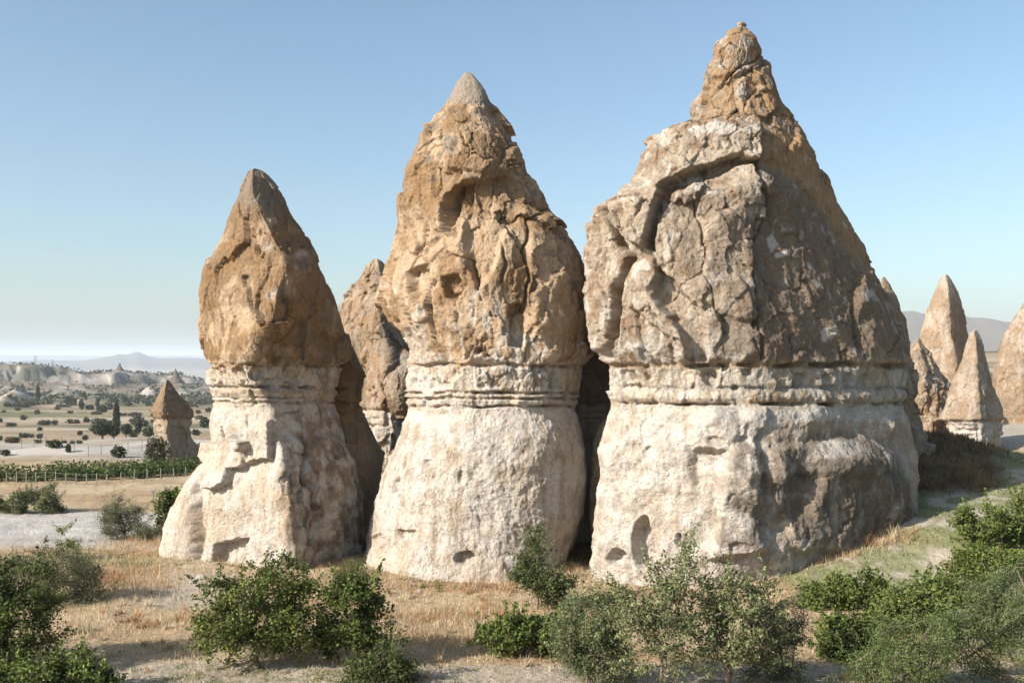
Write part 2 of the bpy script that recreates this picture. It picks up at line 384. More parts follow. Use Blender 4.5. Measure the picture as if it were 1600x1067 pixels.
def ground_mat():
    m, nt, b = new_mat('ground_soil_and_dry_grass'); N, L = nt.nodes, nt.links
    cur, outs, geo = attr_grain(nt, (.9, 6, 30), (0.08, 0.16, 0.3))
    L.new(cur, b.inputs['Base Color'])
    a2 = N.new('ShaderNodeMath'); a2.operation = 'MULTIPLY_ADD'; a2.inputs[1].default_value = 0.4
    L.new(outs[2], a2.inputs[0]); L.new(outs[1], a2.inputs[2])
    bp = N.new('ShaderNodeBump'); bp.inputs['Distance'].default_value = 0.12
    L.new(a2.outputs[0], bp.inputs['Height']); L.new(bp.outputs[0], b.inputs['Normal'])
    return m
M_GROUND = ground_mat()
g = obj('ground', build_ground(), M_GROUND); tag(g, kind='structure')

# ------------------------------------------------------------------ rock spires
def bspline_basis(K, n, front_w=1.0):
    """closed quadratic B-spline basis, n samples"""
    t = np.linspace(0, K, n, endpoint=False); k = np.floor(t).astype(int); f = t - k; B = np.zeros((n, K))
    B[np.arange(n), (k - 1) % K] += .5 * (1 - f)**2; B[np.arange(n), k % K] += .5 + f - f * f
    B[np.arange(n), (k + 1) % K] += .5 * f * f
    return B

def spire_mesh(sp):
    """A solid closed rock body. sp: D centre depth, sil rows (v,uL,uR), plans: {v: [(s,y)...]} closed outline
    seen from above (s across -1..1, y depth in half-widths, minus is towards the front), z0 foot height."""
    D = sp['D']; sil = np.array(sp['sil'], float); nz, na = sp['res']
    ztop = H - (sil[0, 0] - HV) / F * D; z0 = sp.get('z0', -1.0)
    z = np.linspace(ztop, z0, nz); vz = HV + (H - z) * F / D
    keys = sorted(sp['plans']); K = len(sp['plans'][keys[0]])
    ctrl = np.stack([np.stack([np.interp(vz, keys, [sp['plans'][k][i][c] for k in keys]) for c in (0, 1)], -1) for i in range(K)], 1)
    B = bspline_basis(K, 2000); P = np.einsum('ak,zkc->zac', B, ctrl)          # nz, 2000, 2
    # resample: dense at the front, sparse behind
    seg = np.linalg.norm(np.roll(P, -1, 1) - P, axis=2); wgt = np.where(P[:, :, 1] < 0.25, 1.0, 0.3)
    cum = np.cumsum((seg * wgt).mean(0)); cum = np.concatenate([[0], cum]); tt = np.interp(np.linspace(0, cum[-1], na, endpoint=False), cum, np.arange(2001))
    i0 = np.floor(tt).astype(int) % 2000; fr = (tt - np.floor(tt))[None, :, None]
    P = P[:, i0] * (1 - fr) + P[:, (i0 + 1) % 2000] * fr
    s = P[:, :, 0]; mn, mx = s.min(1, keepdims=True), s.max(1, keepdims=True)
    iL, iR = s.argmin(1), s.argmax(1); s = (s - mn) / (mx - mn) * 2 - 1; yy = P[:, :, 1]
    hw0 = (np.interp(vz, sil[:, 0], sil[:, 2]) - np.interp(vz, sil[:, 0], sil[:, 1])) / 2 / F * D
    dep = sp.get('depth', 1.0); hw = hw0
    if 'hwmax' in sp: hw = np.minimum(hw0, sp['hwmax'])
    ker = np.hanning(max(5, nz // 16)); ker /= ker.sum(); pad = len(ker) // 2
    hws = np.convolve(np.pad(hw, pad, mode='edge'), ker, 'same')[pad:-pad]
    hws = np.minimum(hws, hw0 * 1.35)
    Dy = D + yy * hws[:, None] * dep
    r_ = np.arange(nz)
    def edge(idx, c):
        Ds = Dy[r_, idx]; v = HV + (H - z) * F / Ds
        return np.interp(v, sil[:, 0], sil[:, c])
    uL, uR = edge(iL, 1), edge(iR, 2)
    u = (uL[:, None] * (1 - s) + uR[:, None] * (1 + s)) / 2
    X = (u - 800) / F * Dy; Z = np.broadcast_to(z[:, None], X.shape)
    # outward direction in plan
    tx, ty = np.roll(X, -1, 1) - np.roll(X, 1, 1), np.roll(Dy, -1, 1) - np.roll(Dy, 1, 1)
    nl = np.hypot(tx, ty) + 1e-9; nx, ny = ty / nl, -tx / nl
    cx = X.mean(1, keepdims=True); cy = Dy.mean(1, keepdims=True)
    flip = np.where(((X - cx) * nx + (Dy - cy) * ny).sum(1, keepdims=True) < 0, -1, 1); nx, ny = nx * flip, ny * flip
    p = np.stack([X.ravel(), Dy.ravel(), Z.ravel()], 1); n = np.stack([nx.ravel(), ny.ravel()], 1)
    U = 800 + F * p[:, 0] / p[:, 1]; V = HV + (H - p[:, 2]) * F / p[:, 1]
    front = ss(-n[:, 1], -.05, .38)
    d, col = sp['sculpt'](p, U, V, front, n)
    top = np.clip(np.repeat(hw0, na) / 1.1, 0, 1)
    if sp.get('center', 1):
        d2 = np.asarray(d).reshape(nz, na); side = (np.abs(nx) > .55)
        for sgn in (-1, 1):      # keep the outline where it was drawn: take out the slow drift on either flank
            w = side & (np.sign(nx) == sgn); rm = (d2 * w).sum(1) / np.maximum(w.sum(1), 1); L = max(5, nz // 9) | 1; kk = np.hanning(L + 2)[1:-1]; kk /= kk.sum()
            rm = np.convolve(np.pad(rm, L // 2, mode='edge'), kk, 'valid'); d2 = d2 - rm[:, None] * ss(nx * sgn, .1, .8)
        d = d2.ravel()
    d = d * top
    q = p.copy(); q[:, 0] += n[:, 0] * d; q[:, 1] += n[:, 1] * d
    # let the rows heave a little so ledges are not machined
    if sp.get('heave', 1): q[:, 2] += sp.get('heave', 1) * .05 * fbm(p * 1.1 + 40, 2) * ss(p[:, 2], 0, 1)
    return q, nz, na, col, vz, z

def grid_faces(r0, r1, na):
    i, j = np.meshgrid(np.arange(r0, r1), np.arange(na), indexing='ij'); j2 = (j + 1) % na
    return np.stack([i * na + j, (i + 1) * na + j, (i + 1) * na + j2, i * na + j2], -1).reshape(-1, 4)
def build_spire(name, sp, label, cat='rock spire', group=None, parent=None):
    q, nz, na, col, vz, z = spire_mesh(sp)
    base = np.array([q[:, 0].mean(), sp['D'], 0.0])
    if parent is None:
        root = thing(name, base, label, cat, group)
    else: root = parent; base = np.array(parent.location)
    cuts = sp.get('cuts', []); rows = [0] + [int(np.searchsorted(vz, c[0])) for c in cuts] + [nz - 1]
    names = [c[1] for c in cuts] + [sp.get('last', 'base')]; mats = [c[2] for c in cuts] + [sp.get('lastmat', M_BASE)]
    # orientation check: signed area of a ring seen from above
    ring = q[(nz // 2) * na:(nz // 2 + 1) * na]; ar = np.sum(ring[:, 0] * np.roll(ring[:, 1], -1) - np.roll(ring[:, 0], -1) * ring[:, 1])
    for k, nm in enumerate(names):
        r0, r1 = rows[k], rows[k + 1]
        if r1 <= r0: continue
        Vv = q[r0 * na:(r1 + 1) * na] - base; fa = grid_faces(0, r1 - r0, na)
        if ar < 0: fa = fa[:, ::-1]
        cc = col[r0 * na:(r1 + 1) * na]
        if k == 0:
            Vv = np.concatenate([Vv, Vv[:na].mean(0, keepdims=True) + (0, 0, .03)]); cc = np.concatenate([cc, cc[:1]]); t = len(Vv) - 1
            j = np.arange(na); e = np.stack([np.full(na, t), j, (j + 1) % na, (j + 1) % na], 1)
            tri = np.stack([np.full(na, t), j, (j + 1) % na], 1)
            if ar < 0: tri = tri[:, ::-1]
            # close the top with a fan of thin quads (degenerate corner avoided by a midpoint ring)
            mid = (Vv[:na] + Vv[t]) / 2; m0 = len(Vv); Vv = np.concatenate([Vv, mid]); cc = np.concatenate([cc, cc[:na]])
            qd = np.stack([m0 + j, j, (j + 1) % na, m0 + (j + 1) % na], 1)
            if ar < 0: qd = qd[:, ::-1]
            jj = np.arange(0, na - 2, 2); cap = np.stack([np.full(len(jj), m0), m0 + jj, m0 + jj + 1, m0 + (jj + 2) % na], 1)
            if ar < 0: cap = cap[:, ::-1]
            fa = np.concatenate([fa, qd, cap[1:]])
        o = obj(nm, mesh_np(nm, Vv, fa, cc), mats[k], root)
    return root

def join(p, V, v0, c3, b, w=13):
    return ss((V - v0) / w + 1.5 * c3 + .9 * b, -.6, .6)
# palette
BR = np.array((.27, .18, .105)); BR2 = np.array((.26, .18, .12)); GREY = np.array((.25, .205, .16)); TAN = np.array((.47, .345, .23)); ORA = np.array((.33, .20, .095))
WHT = np.array((.62, .565, .505)); CRM = np.array((.57, .48, .375)); OCH = np.array((.36, .235, .12)); LICH_SHADE = np.array((.15, .12, .09)); BLU = np.array((.55, .55, .53))

def slabs(p, sc, seed, hh=1.0, tilt=.8, crack=.17, aniso=(1, 1, .55), warp=.22):
    """broken plates: every cell stands at its own height and tilt, with sharp steps between"""
    q = p * np.array(aniso) / sc
    w = np.stack([fbm(q * 1.3 + 3 + seed, 4, .6), fbm(q * 1.3 + 13 + seed, 4, .6), fbm(q * 1.3 + 23 + seed, 4, .6)], 1)
    f1, f2, r, off = worley(q + w * warp, seed)
    e = f2 - f1
    return hh * (r[:, 0] - .5) + tilt * (off[:, 0] * (r[:, 1] - .5) * 2 + off[:, 2] * (r[:, 2] - .3) * 2) - crack * (1 - ss(e, .0, .05)) * ss(noise(p * .8 + seed), -.1, .3) * 2, e

def rough(p, a=1.0):
    q = p * np.array((1, 1, .7))
    return a * (.09 * fbm(p * .8, 3) + .035 * fbm(q * 3.1 + 4, 4, .6) + .036 * ridged(q * 4.0 + 7, 4, .6) + .012 * noise(p * 14))

def strata(p, V, lines, amp=1.0, tilt=0.0):
    """hard and soft beds: lines = (v, half height, protrusion)"""
    d = 0; w = V + 2.2 * fbm(p * .6 + 60, 3) + 1.3 * fbm(p * np.array((3, 3, 5)), 3)
    for i, (v0, h, a) in enumerate(lines):
        k = np.clip(.8 + 2.2 * fbm(p * np.array((.9, .9, .3)) + 11 * i, 4, .6), .0, 1.9); x = (w - v0) / h
        d = d + a * k * np.where(x < 0, np.exp(-np.abs(x)**3), np.exp(-np.abs(x * 1.2)**3))
    return d * amp

def weather(c, p, V, v0, amt=1.0):
    """rain streaks, crust and freckles on the pale tuff"""
    st = fbm(np.stack([p[:, 0] * 2.6, p[:, 1] * 2.6, p[:, 2] * .22], 1), 3) + .35 * fbm(p * 1.2 + 3, 3)
    c = mixc(c, (.36, .255, .155), amt * .55 * ss(st, .16, .5)); c = mixc(c, (.66, .61, .55), amt * .6 * ss(-st, .12, .45))
    cr = fbm(p * 2.2 + 50, 5, .65); c = mixc(c, (.30, .26, .21), amt * .6 * ss(cr, .12, .42)); c = mixc(c, (.22, .185, .14), amt * .45 * ss(fbm(p * 9 + 8, 3, .7), .22, .5))
    return c
def bandwork(p, U, V, seed):
    """chipped blocks and fluting of the hard beds"""
    sa, _ = slabs(p, .9, seed, aniso=(1, 1, .5), tilt=.9); sb, _ = slabs(p, .38, seed + 1, aniso=(1, 1, .45))
    up = ss(V, 570, 576) * (1 - ss(V, 604, 611))
    sc = fbm(np.stack([p[:, 0] * .8, p[:, 1] * .8, p[:, 2] * .6], 1) + seed, 4, .65)
    return .17 * sa + .05 * sb - up * .20 * ss(sc, .08, .35)
def holes(U, V, lst, p):
    d = 0; w1 = U + 5 * noise(p * 1.8 + 3); w2 = V + 5 * noise(p * 1.8 + 33)
    for (cu, cv, ru, rv, dep) in lst:
        q = ((w1 - cu) / ru)**2 + ((w2 - cv) / rv)**2; d = d - dep * (1 - ss(q, .55, 1.15))
    return d
def plates(U, V, p, lst, wob=5.0):
    """lst: (polygon, height, edge softness px)"""
    w1 = U + wob * .5 * fbm(p * 1.2 + 2, 2) + 2.2 * fbm(p * 4 + 2, 3, .6); w2 = V + wob * .5 * fbm(p * 1.2 + 52, 2) + 2.2 * fbm(p * 4 + 52, 3, .6); d = 0
    for poly, h, soft in lst:
        d = d + h * (1 - ss(poly_sd(w1, w2, poly), -soft, soft))
    return d
def cracks(U, V, p, lst, wob=4.0):
    w1 = U + wob * fbm(p * 1.6 + 2, 3); w2 = V + wob * fbm(p * 1.6 + 52, 3); d = 0
    for pts, wid, dep in lst:
        dd, par, sd = line_d(w1, w2, pts); d = d - dep * np.exp(-(dd / wid)**2) * (.35 + .65 * np.sin(np.clip(par, .03, .97) * math.pi)**.4)
    return d

def flutes(p, n, sc, a):
    ang = p[:, 0] * .9 + p[:, 1] * .5
    return a * ridged(np.stack([p[:, 0] / sc, p[:, 1] / sc, p[:, 2] / (sc * 5)], 1), 3)

# ---- left spire
def sculpt_left(p, U, V, fr, n):
    cap = 1 - ss(V, 560, 572); band = ss(V, 560, 572) * (1 - ss(V, 625, 638)); bs = ss(V, 625, 645)
    d = rough(p, .9)
    s1, e1 = slabs(p, 1.5, 1, aniso=(1, 1, .6)); s2, e2 = slabs(p, .55, 2, aniso=(1, 1, .45))
    left = ss(U, 470, 430)
    d = d + cap * (.26 * s1 + .085 * s2) * (.55 + .45 * ss(V, 300, 380)) * (1 - .45 * ss(U + (V - 400) * -.1, 450, 480))
    # broken foot of the cap on the shaded side
    d = d + fr * holes(U, V, [(426, 545, 22, 22, .22), (470, 530, 8, 40, .22), (508, 540, 12, 26, .16)], p)
    d = d + band * (.03 * s2 + flutes(p, n, .45, .07) + bandwork(p, U, V, 61)) + strata(p, V, [(571, 3.0, -.12), (606, 2.5, -.2), (614, 3, .06), (622, 1.8, -.1), (629, 2.2, -.14)], 1)
    d = d + fr * holes(U, V, [(345, 580, 11, 9, .22), (372, 583, 9, 9, .2), (400, 586, 9, 11, .26), (455, 590, 12, 10, .2)], p) * band
    d = d + bs * (flutes(p, n, .8, .06) + .05 * s1 * (1 - .7 * left) + .02 * s2)
    # overhanging broken blocks on the pale foot
    d = d + fr * plates(U, V, p, [([(316, 692), (345, 690), (378, 676), (398, 690), (396, 700), (384, 705), (384, 728), (364, 732), (362, 752), (345, 762), (328, 764), (318, 745)], .52, 2.0),
                                  ([(378, 676), (425, 655), (428, 700), (424, 718), (402, 716), (386, 726), (384, 705)], .42, 2.0),
                                  ([(438, 690), (470, 684), (476, 720), (478, 760), (488, 800), (470, 880), (440, 880), (448, 780), (430, 745)], .22, 7),
                                  ([(478, 690), (520, 680), (556, 720), (562, 860), (520, 890), (492, 800), (480, 745)], .35, 8),
                                  ([(335, 852), (352, 848), (366, 840), (386, 842), (376, 860), (356, 872), (346, 890), (334, 878)], -.6, 2)], 4)
    d = d + fr * cracks(U, V, p, [([(472, 684), (474, 720), (477, 750), (490, 790), (486, 850)], 2.2, .4), ([(318, 725), (304, 775), (304, 815), (309, 840), (305, 895)], 7, .55),
                                  ([(345, 665), (342, 692)], 1.6, .2), ([(388, 650), (386, 690)], 1.4, .15), ([(430, 650), (470, 640), (475, 684)], 1.5, .15)])
    d = d + fr * .35 * np.exp(-((U - 275) / 24)**2 - ((V - 830) / 60)**2) * bs
    lump = ss(U, 432, 450) * bs * ss(V, 675, 700); sL, _ = slabs(p, .8, 9, aniso=(1, 1, .8)); d = d + fr * lump * .16 * sL
    # colour
    a, b, c3 = fbm(p * .55, 4), fbm(p * 1.6 + 9, 4), fbm(p * np.array((3, 3, 1.1)) + 19, 3)
    c = mixc(np.tile(BR, (len(p), 1)), TAN, ss(a + .5 * b, -.05, .45)); c = mixc(c, ORA, .75 * ss(b - a, .05, .5))
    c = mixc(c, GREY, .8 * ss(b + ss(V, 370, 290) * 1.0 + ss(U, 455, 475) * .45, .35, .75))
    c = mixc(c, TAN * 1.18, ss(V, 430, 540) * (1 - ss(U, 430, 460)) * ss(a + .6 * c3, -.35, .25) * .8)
    c = mixc(c, LICH_SHADE * 1.2, .5 * ss(c3, .15, .5) * ss(U, 440, 470))
    for (cu, cv, r) in ((418, 385, 9), (470, 398, 9), (458, 420, 7), (425, 458, 10)):
        c = mixc(c, WHT, .7 * np.exp(-((U + 10 * b - cu) / r)**2 - ((V + 8 * a - cv) / (r * .7))**2))
    bc = mixc(np.tile(CRM, (len(p), 1)), WHT, ss(a + .6 * c3, -.2, .3)); bc = mixc(bc, OCH, .65 * ss(c3 + ss(U, 430, 520) * .25, .2, .5))
    bc = mixc(bc, OCH, .7 * np.exp(-((V + 3 * b - 571) / 4)**2)); bc = mixc(bc, OCH, .5 * np.exp(-((V + 3 * b - 612) / 3)**2))
    k = join(p, V, 568, c3, b); c = c * (1 - k)[:, None] + bc * k[:, None]
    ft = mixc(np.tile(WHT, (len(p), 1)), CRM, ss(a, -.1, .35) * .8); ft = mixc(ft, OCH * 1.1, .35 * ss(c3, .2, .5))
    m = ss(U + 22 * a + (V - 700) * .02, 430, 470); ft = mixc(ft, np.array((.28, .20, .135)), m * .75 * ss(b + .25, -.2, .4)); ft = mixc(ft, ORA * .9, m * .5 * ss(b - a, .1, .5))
    ft = mixc(ft, LICH_SHADE, m * .5 * ss(c3 + b, .2, .7)); ft = weather(ft, p, V, 635, .6)
    c = c * (1 - bs)[:, None] + ft * bs[:, None]
    return d, c
def wedge(s0, l=-.1, r=.15, f=-1.0):
    return [(-1.0, .3), (-1.0, l), (-.9, l - .2), (s0 - .25, f + .02), (s0 - .02, f - .04), (s0 + .04, f + .02), (.8 + .1 * s0, r - .32), (1.0, r), (.75, .85), (0, 1.05), (-.75, .9)]
PL_L = wedge(-.1)
left = dict(D=43, res=(560, 440), z0=-1.5, hwmax=3.6, depth=1.0,
    sil=[(265, 394, 406), (268, 389, 411), (275, 384, 420), (300, 373, 440), (330, 362, 455), (360, 352, 472), (400, 330, 495), (430, 318, 507), (460, 313, 520), (500, 313, 535), (530, 316, 542), (558, 322, 545), (564, 326, 542), (572, 329, 530), (600, 330, 524), (610, 335, 522), (635, 335, 522), (664, 325, 532), (700, 319, 552), (722, 311, 562), (750, 293, 570), (775, 281, 574), (823, 258, 576), (855, 250, 575), (900, 249, 572), (960, 245, 570)],
    plans={265: wedge(-.4, r=.3), 307: wedge(-.33, r=.3), 355: wedge(0.0, r=.25), 392: wedge(.22, r=.2), 424: wedge(.36), 456: wedge(.17, r=.25), 503: wedge(.0, r=.3), 544: wedge(-.32, r=.45), 566: wedge(-.38, r=.5), 600: wedge(-.32, r=.5), 640: wedge(-.02, r=.45), 720: wedge(.08, r=.3), 850: wedge(.3, r=.3), 960: wedge(.3, r=.3)},
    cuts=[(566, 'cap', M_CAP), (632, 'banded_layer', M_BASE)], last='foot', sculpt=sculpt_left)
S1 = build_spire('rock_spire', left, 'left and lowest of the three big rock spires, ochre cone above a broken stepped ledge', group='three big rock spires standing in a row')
def sculpt_lobe(p, U, V, fr, n):
    s1, e1 = slabs(p, 1.2, 5); d = rough(p, 1.0) + .14 * s1 + strata(p, V, [(585, 6, .1), (608, 3, -.2), (632, 4, -.15)])
    a, b = fbm(p * .6, 4), fbm(p * 2 + 4, 3)
    c = mixc(np.tile(BR * .95, (len(p), 1)), OCH, ss(a, -.1, .4)); c = mixc(c, GREY * .9, .7 * ss(b, 0, .4)); c = mixc(c, CRM * .8, .45 * ss(V, 640, 760))
    return d, c
RND = [(-1.0, 0), (-.75, -.7), (0, -1.0), (.75, -.7), (1.0, 0), (.75, .75), (0, 1.0), (-.75, .75)]
build_spire('rear_lobe', dict(D=46.2, res=(240, 160), z0=-1.2, sculpt=sculpt_lobe, last='rear_lobe', lastmat=M_CAP, hwmax=2.2,
    sil=[(520, 522, 534), (535, 510, 547), (560, 500, 560), (580, 496, 569), (600, 494, 566), (615, 494, 562), (640, 490, 564), (665, 480, 576), (695, 470, 592), (712, 466, 600), (740, 460, 597), (790, 455, 588), (850, 450, 576), (900, 450, 566)],
    plans={500: RND, 950: RND}), '', parent=S1)

# ---- middle spire
def sculpt_mid(p, U, V, fr, n):
    cap = 1 - ss(V, 556, 572); band = ss(V, 556, 572) * (1 - ss(V, 628, 640)); bs = ss(V, 630, 645)
    d = rough(p, 1.15)
    s1, e1 = slabs(p, 1.7, 11, aniso=(1, 1, .5)); s2, e2 = slabs(p, .7, 12, aniso=(1, 1, .5)); s3, _ = slabs(p, .3, 13, aniso=(1, 1, .6))
    cone = ss(V, 150, 185)
    d = d + cap * cone * (.42 * s1 + .15 * s2 + .035 * s3)
    d = d + cap * .12 * ss(V + 6 * fbm(p * 2, 2) - (U - 735) * .12, 158, 164) - .12 * cap
    d = d + fr * plates(U, V, p, [([(700, 305), (722, 287), (742, 285), (738, 310), (726, 335), (714, 368), (694, 362), (688, 345), (692, 320)], -.75, 2.5),
                                  ([(678, 310), (700, 284), (728, 272), (744, 280), (722, 288), (698, 308), (690, 340), (700, 366), (684, 358), (672, 340)], .30, 4),
                                  ([(742, 285), (800, 275), (815, 300), (812, 345), (790, 360), (770, 420), (748, 450), (730, 410), (726, 345)], -.35, 5),
                                  ([(640, 425), (666, 415), (672, 440), (662, 470), (650, 480), (642, 455)], -.5, 3.5), ([(692, 435), (716, 430), (724, 452), (706, 470), (694, 462)], -.45, 3),
                                  ([(796, 476), (820, 476), (822, 520), (815, 545), (796, 540)], -.5, 1.8),
                                  ([(828, 350), (846, 335), (878, 345), (905, 400), (918, 480), (915, 555), (850, 560), (828, 520), (824, 440)], .16, 4),
                                  ([(700, 180), (740, 172), (790, 205), (815, 262), (760, 272), (700, 262), (690, 215)], .22, 5),
                                  ([(640, 262), (668, 250), (678, 300), (672, 340), (690, 370), (655, 400), (630, 380), (630, 300)], .20, 4)], 6)
    d = d + fr * cracks(U, V, p, [([(828, 345), (822, 390), (826, 440), (820, 485)], 2.0, .45), ([(828, 345), (845, 330), (862, 322)], 1.8, .3), ([(790, 262), (812, 255)], 1.5, .2),
                                  ([(650, 330), (668, 360), (655, 400), (640, 430)], 2, .3), ([(784, 380), (790, 410), (782, 440)], 1.8, .3), ([(700, 395), (735, 410), (752, 470)], 1.8, .25),
                                  ([(735, 540), (728, 560)], 2, .2), ([(702, 160), (700, 185)], 1.5, .15)])
    d = d + band * (.04 * s2 + flutes(p, n, .5, .05) + bandwork(p, U, V, 64)) + strata(p, V, [(571, 3, -.14), (614, 2.4, -.26), (618, 2.0, .06), (623, 1.8, -.16), (635, 2.2, -.26)], 1)
    d = d + fr * band * plates(U, V, p, [([(690, 574), (718, 572), (716, 610), (694, 612)], .10, 4), ([(744, 574), (800, 570), (808, 606), (744, 612)], .15, 4), ([(808, 568), (860, 575), (862, 640), (806, 636)], .12, 3)], 4)
    s4, _ = slabs(p, 1.1, 14, aniso=(1, 1, .7))
    d = d + bs * (.04 * s1 + .045 * s4 + .03 * s2 + .035 * ridged(p * 2.6 + 4, 4) + .012 * s3)
    d = d + fr * holes(U, V, [(727, 872, 16, 9, .38), (633, 835, 14, 10, .25), (590, 840, 9, 9, .2), (622, 760, 6, 16, .2), (720, 745, 5, 12, .12), (670, 722, 9, 6, .12)], p)
    d = d + fr * .18 * np.exp(-((U - 850) / 40)**2 - ((V - 690) / 30)**2) + .35 * bs * ss(V, 850, 905) * fr
    a, b, c3 = fbm(p * .5 + 2, 4), fbm(p * 1.7 + 12, 4), fbm(p * np.array((3, 3, 1.0)) + 29, 3)
    c = mixc(np.tile(BR * 1.2, (len(p), 1)), TAN * 1.12, ss(a + .5 * b + ss(V, 250, 460) * .45, -.1, .4)); c = mixc(c, ORA, .55 * ss(b - a, .08, .5))
    c = mixc(c, GREY * 1.1, .8 * ss(b + .3 * c3 + ss(U, 840, 880) * .3 + ss(V, 290, 200) * .22, .28, .6))
    c = mixc(c, TAN * 1.1, ss(s1, .1, .4) * .3)
    c = mixc(c, (.34, .29, .235), ss(V + 5 * b - (U - 735) * .1, 166, 158) * .9)
    c = mixc(c, WHT, .75 * ss(c3 + a + ss(V, 440, 560) * .5 + ss(U, 700, 640) * .1, .42, .75) * ss(V, 380, 480))
    bc = mixc(np.tile(WHT, (len(p), 1)), CRM, ss(a, -.1, .35) * .8); bc = mixc(bc, OCH, .5 * ss(c3, .2, .5))
    for v0 in (571, 613, 622, 635): bc = mixc(bc, OCH * .85, .55 * np.exp(-((V + 3 * b - v0) / 2.5)**2) * ss(b + .4, 0, .5))
    k = join(p, V, 562, c3, b, 26); c = c * (1 - k)[:, None] + bc * k[:, None]
    ft = mixc(np.tile(WHT * .98, (len(p), 1)), CRM, ss(a + .3 * b, -.1, .35) * .85); ft = mixc(ft, np.array((.38, .32, .25)), .6 * ss(b + c3 * .5, .1, .45))
    ft = mixc(ft, TAN, .4 * ss(c3, .25, .5)); ft = weather(ft, p, V, 635, .75); ft = mixc(ft, WHT * 1.08, ss(V + 10 * a, 640, 646) * (1 - ss(V + 10 * a, 652, 670)) * .6)
    c = c * (1 - bs)[:, None] + ft * bs[:, None]
    return d, c
PM = [(-1.0, .2), (-.85, -.4), (-.4, -.9), (.05, -1.05), (.5, -.95), (.85, -.5), (1.0, .1), (.7, .9), (0, 1.1), (-.7, .95)]
PM2 = [(-1.0, .2), (-.9, -.45), (-.5, -.95), (0, -1.1), (.5, -1.05), (.85, -.7), (1.0, 0), (.7, .9), (0, 1.1), (-.7, .95)]
mid = dict(D=41.8, res=(620, 440), z0=-1.5, hwmax=4.0, depth=.95,
    sil=[(115, 725, 736), (119, 722, 741), (130, 713, 750), (150, 704, 762), (165, 697, 770), (190, 680, 782), (220, 660, 800), (250, 640, 815), (265, 634, 822), (300, 630, 838), (330, 625, 855), (360, 620, 880), (380, 617, 893), (400, 614, 903), (420, 607, 910), (445, 600, 915), (470, 597, 918), (500, 608, 920), (530, 630, 921), (550, 640, 921), (560, 641, 915), (575, 640, 905), (600, 638, 900), (618, 637, 898), (640, 641, 897), (660, 632, 905), (700, 618, 915), (750, 597, 918), (800, 583, 912), (850, 571, 897), (880, 566, 884), (905, 562, 872), (960, 560, 870)],
    plans={115: PM, 560: PM2, 960: PM2}, cuts=[(566, 'cap', M_CAP), (634, 'banded_layer', M_BASE)], last='foot', sculpt=sculpt_mid)
S2 = build_spire('rock_spire', mid, 'middle big rock spire, tan cone with pale grey tip and ear-shaped hollow', 'rock spire', 'three big rock spires standing in a row')

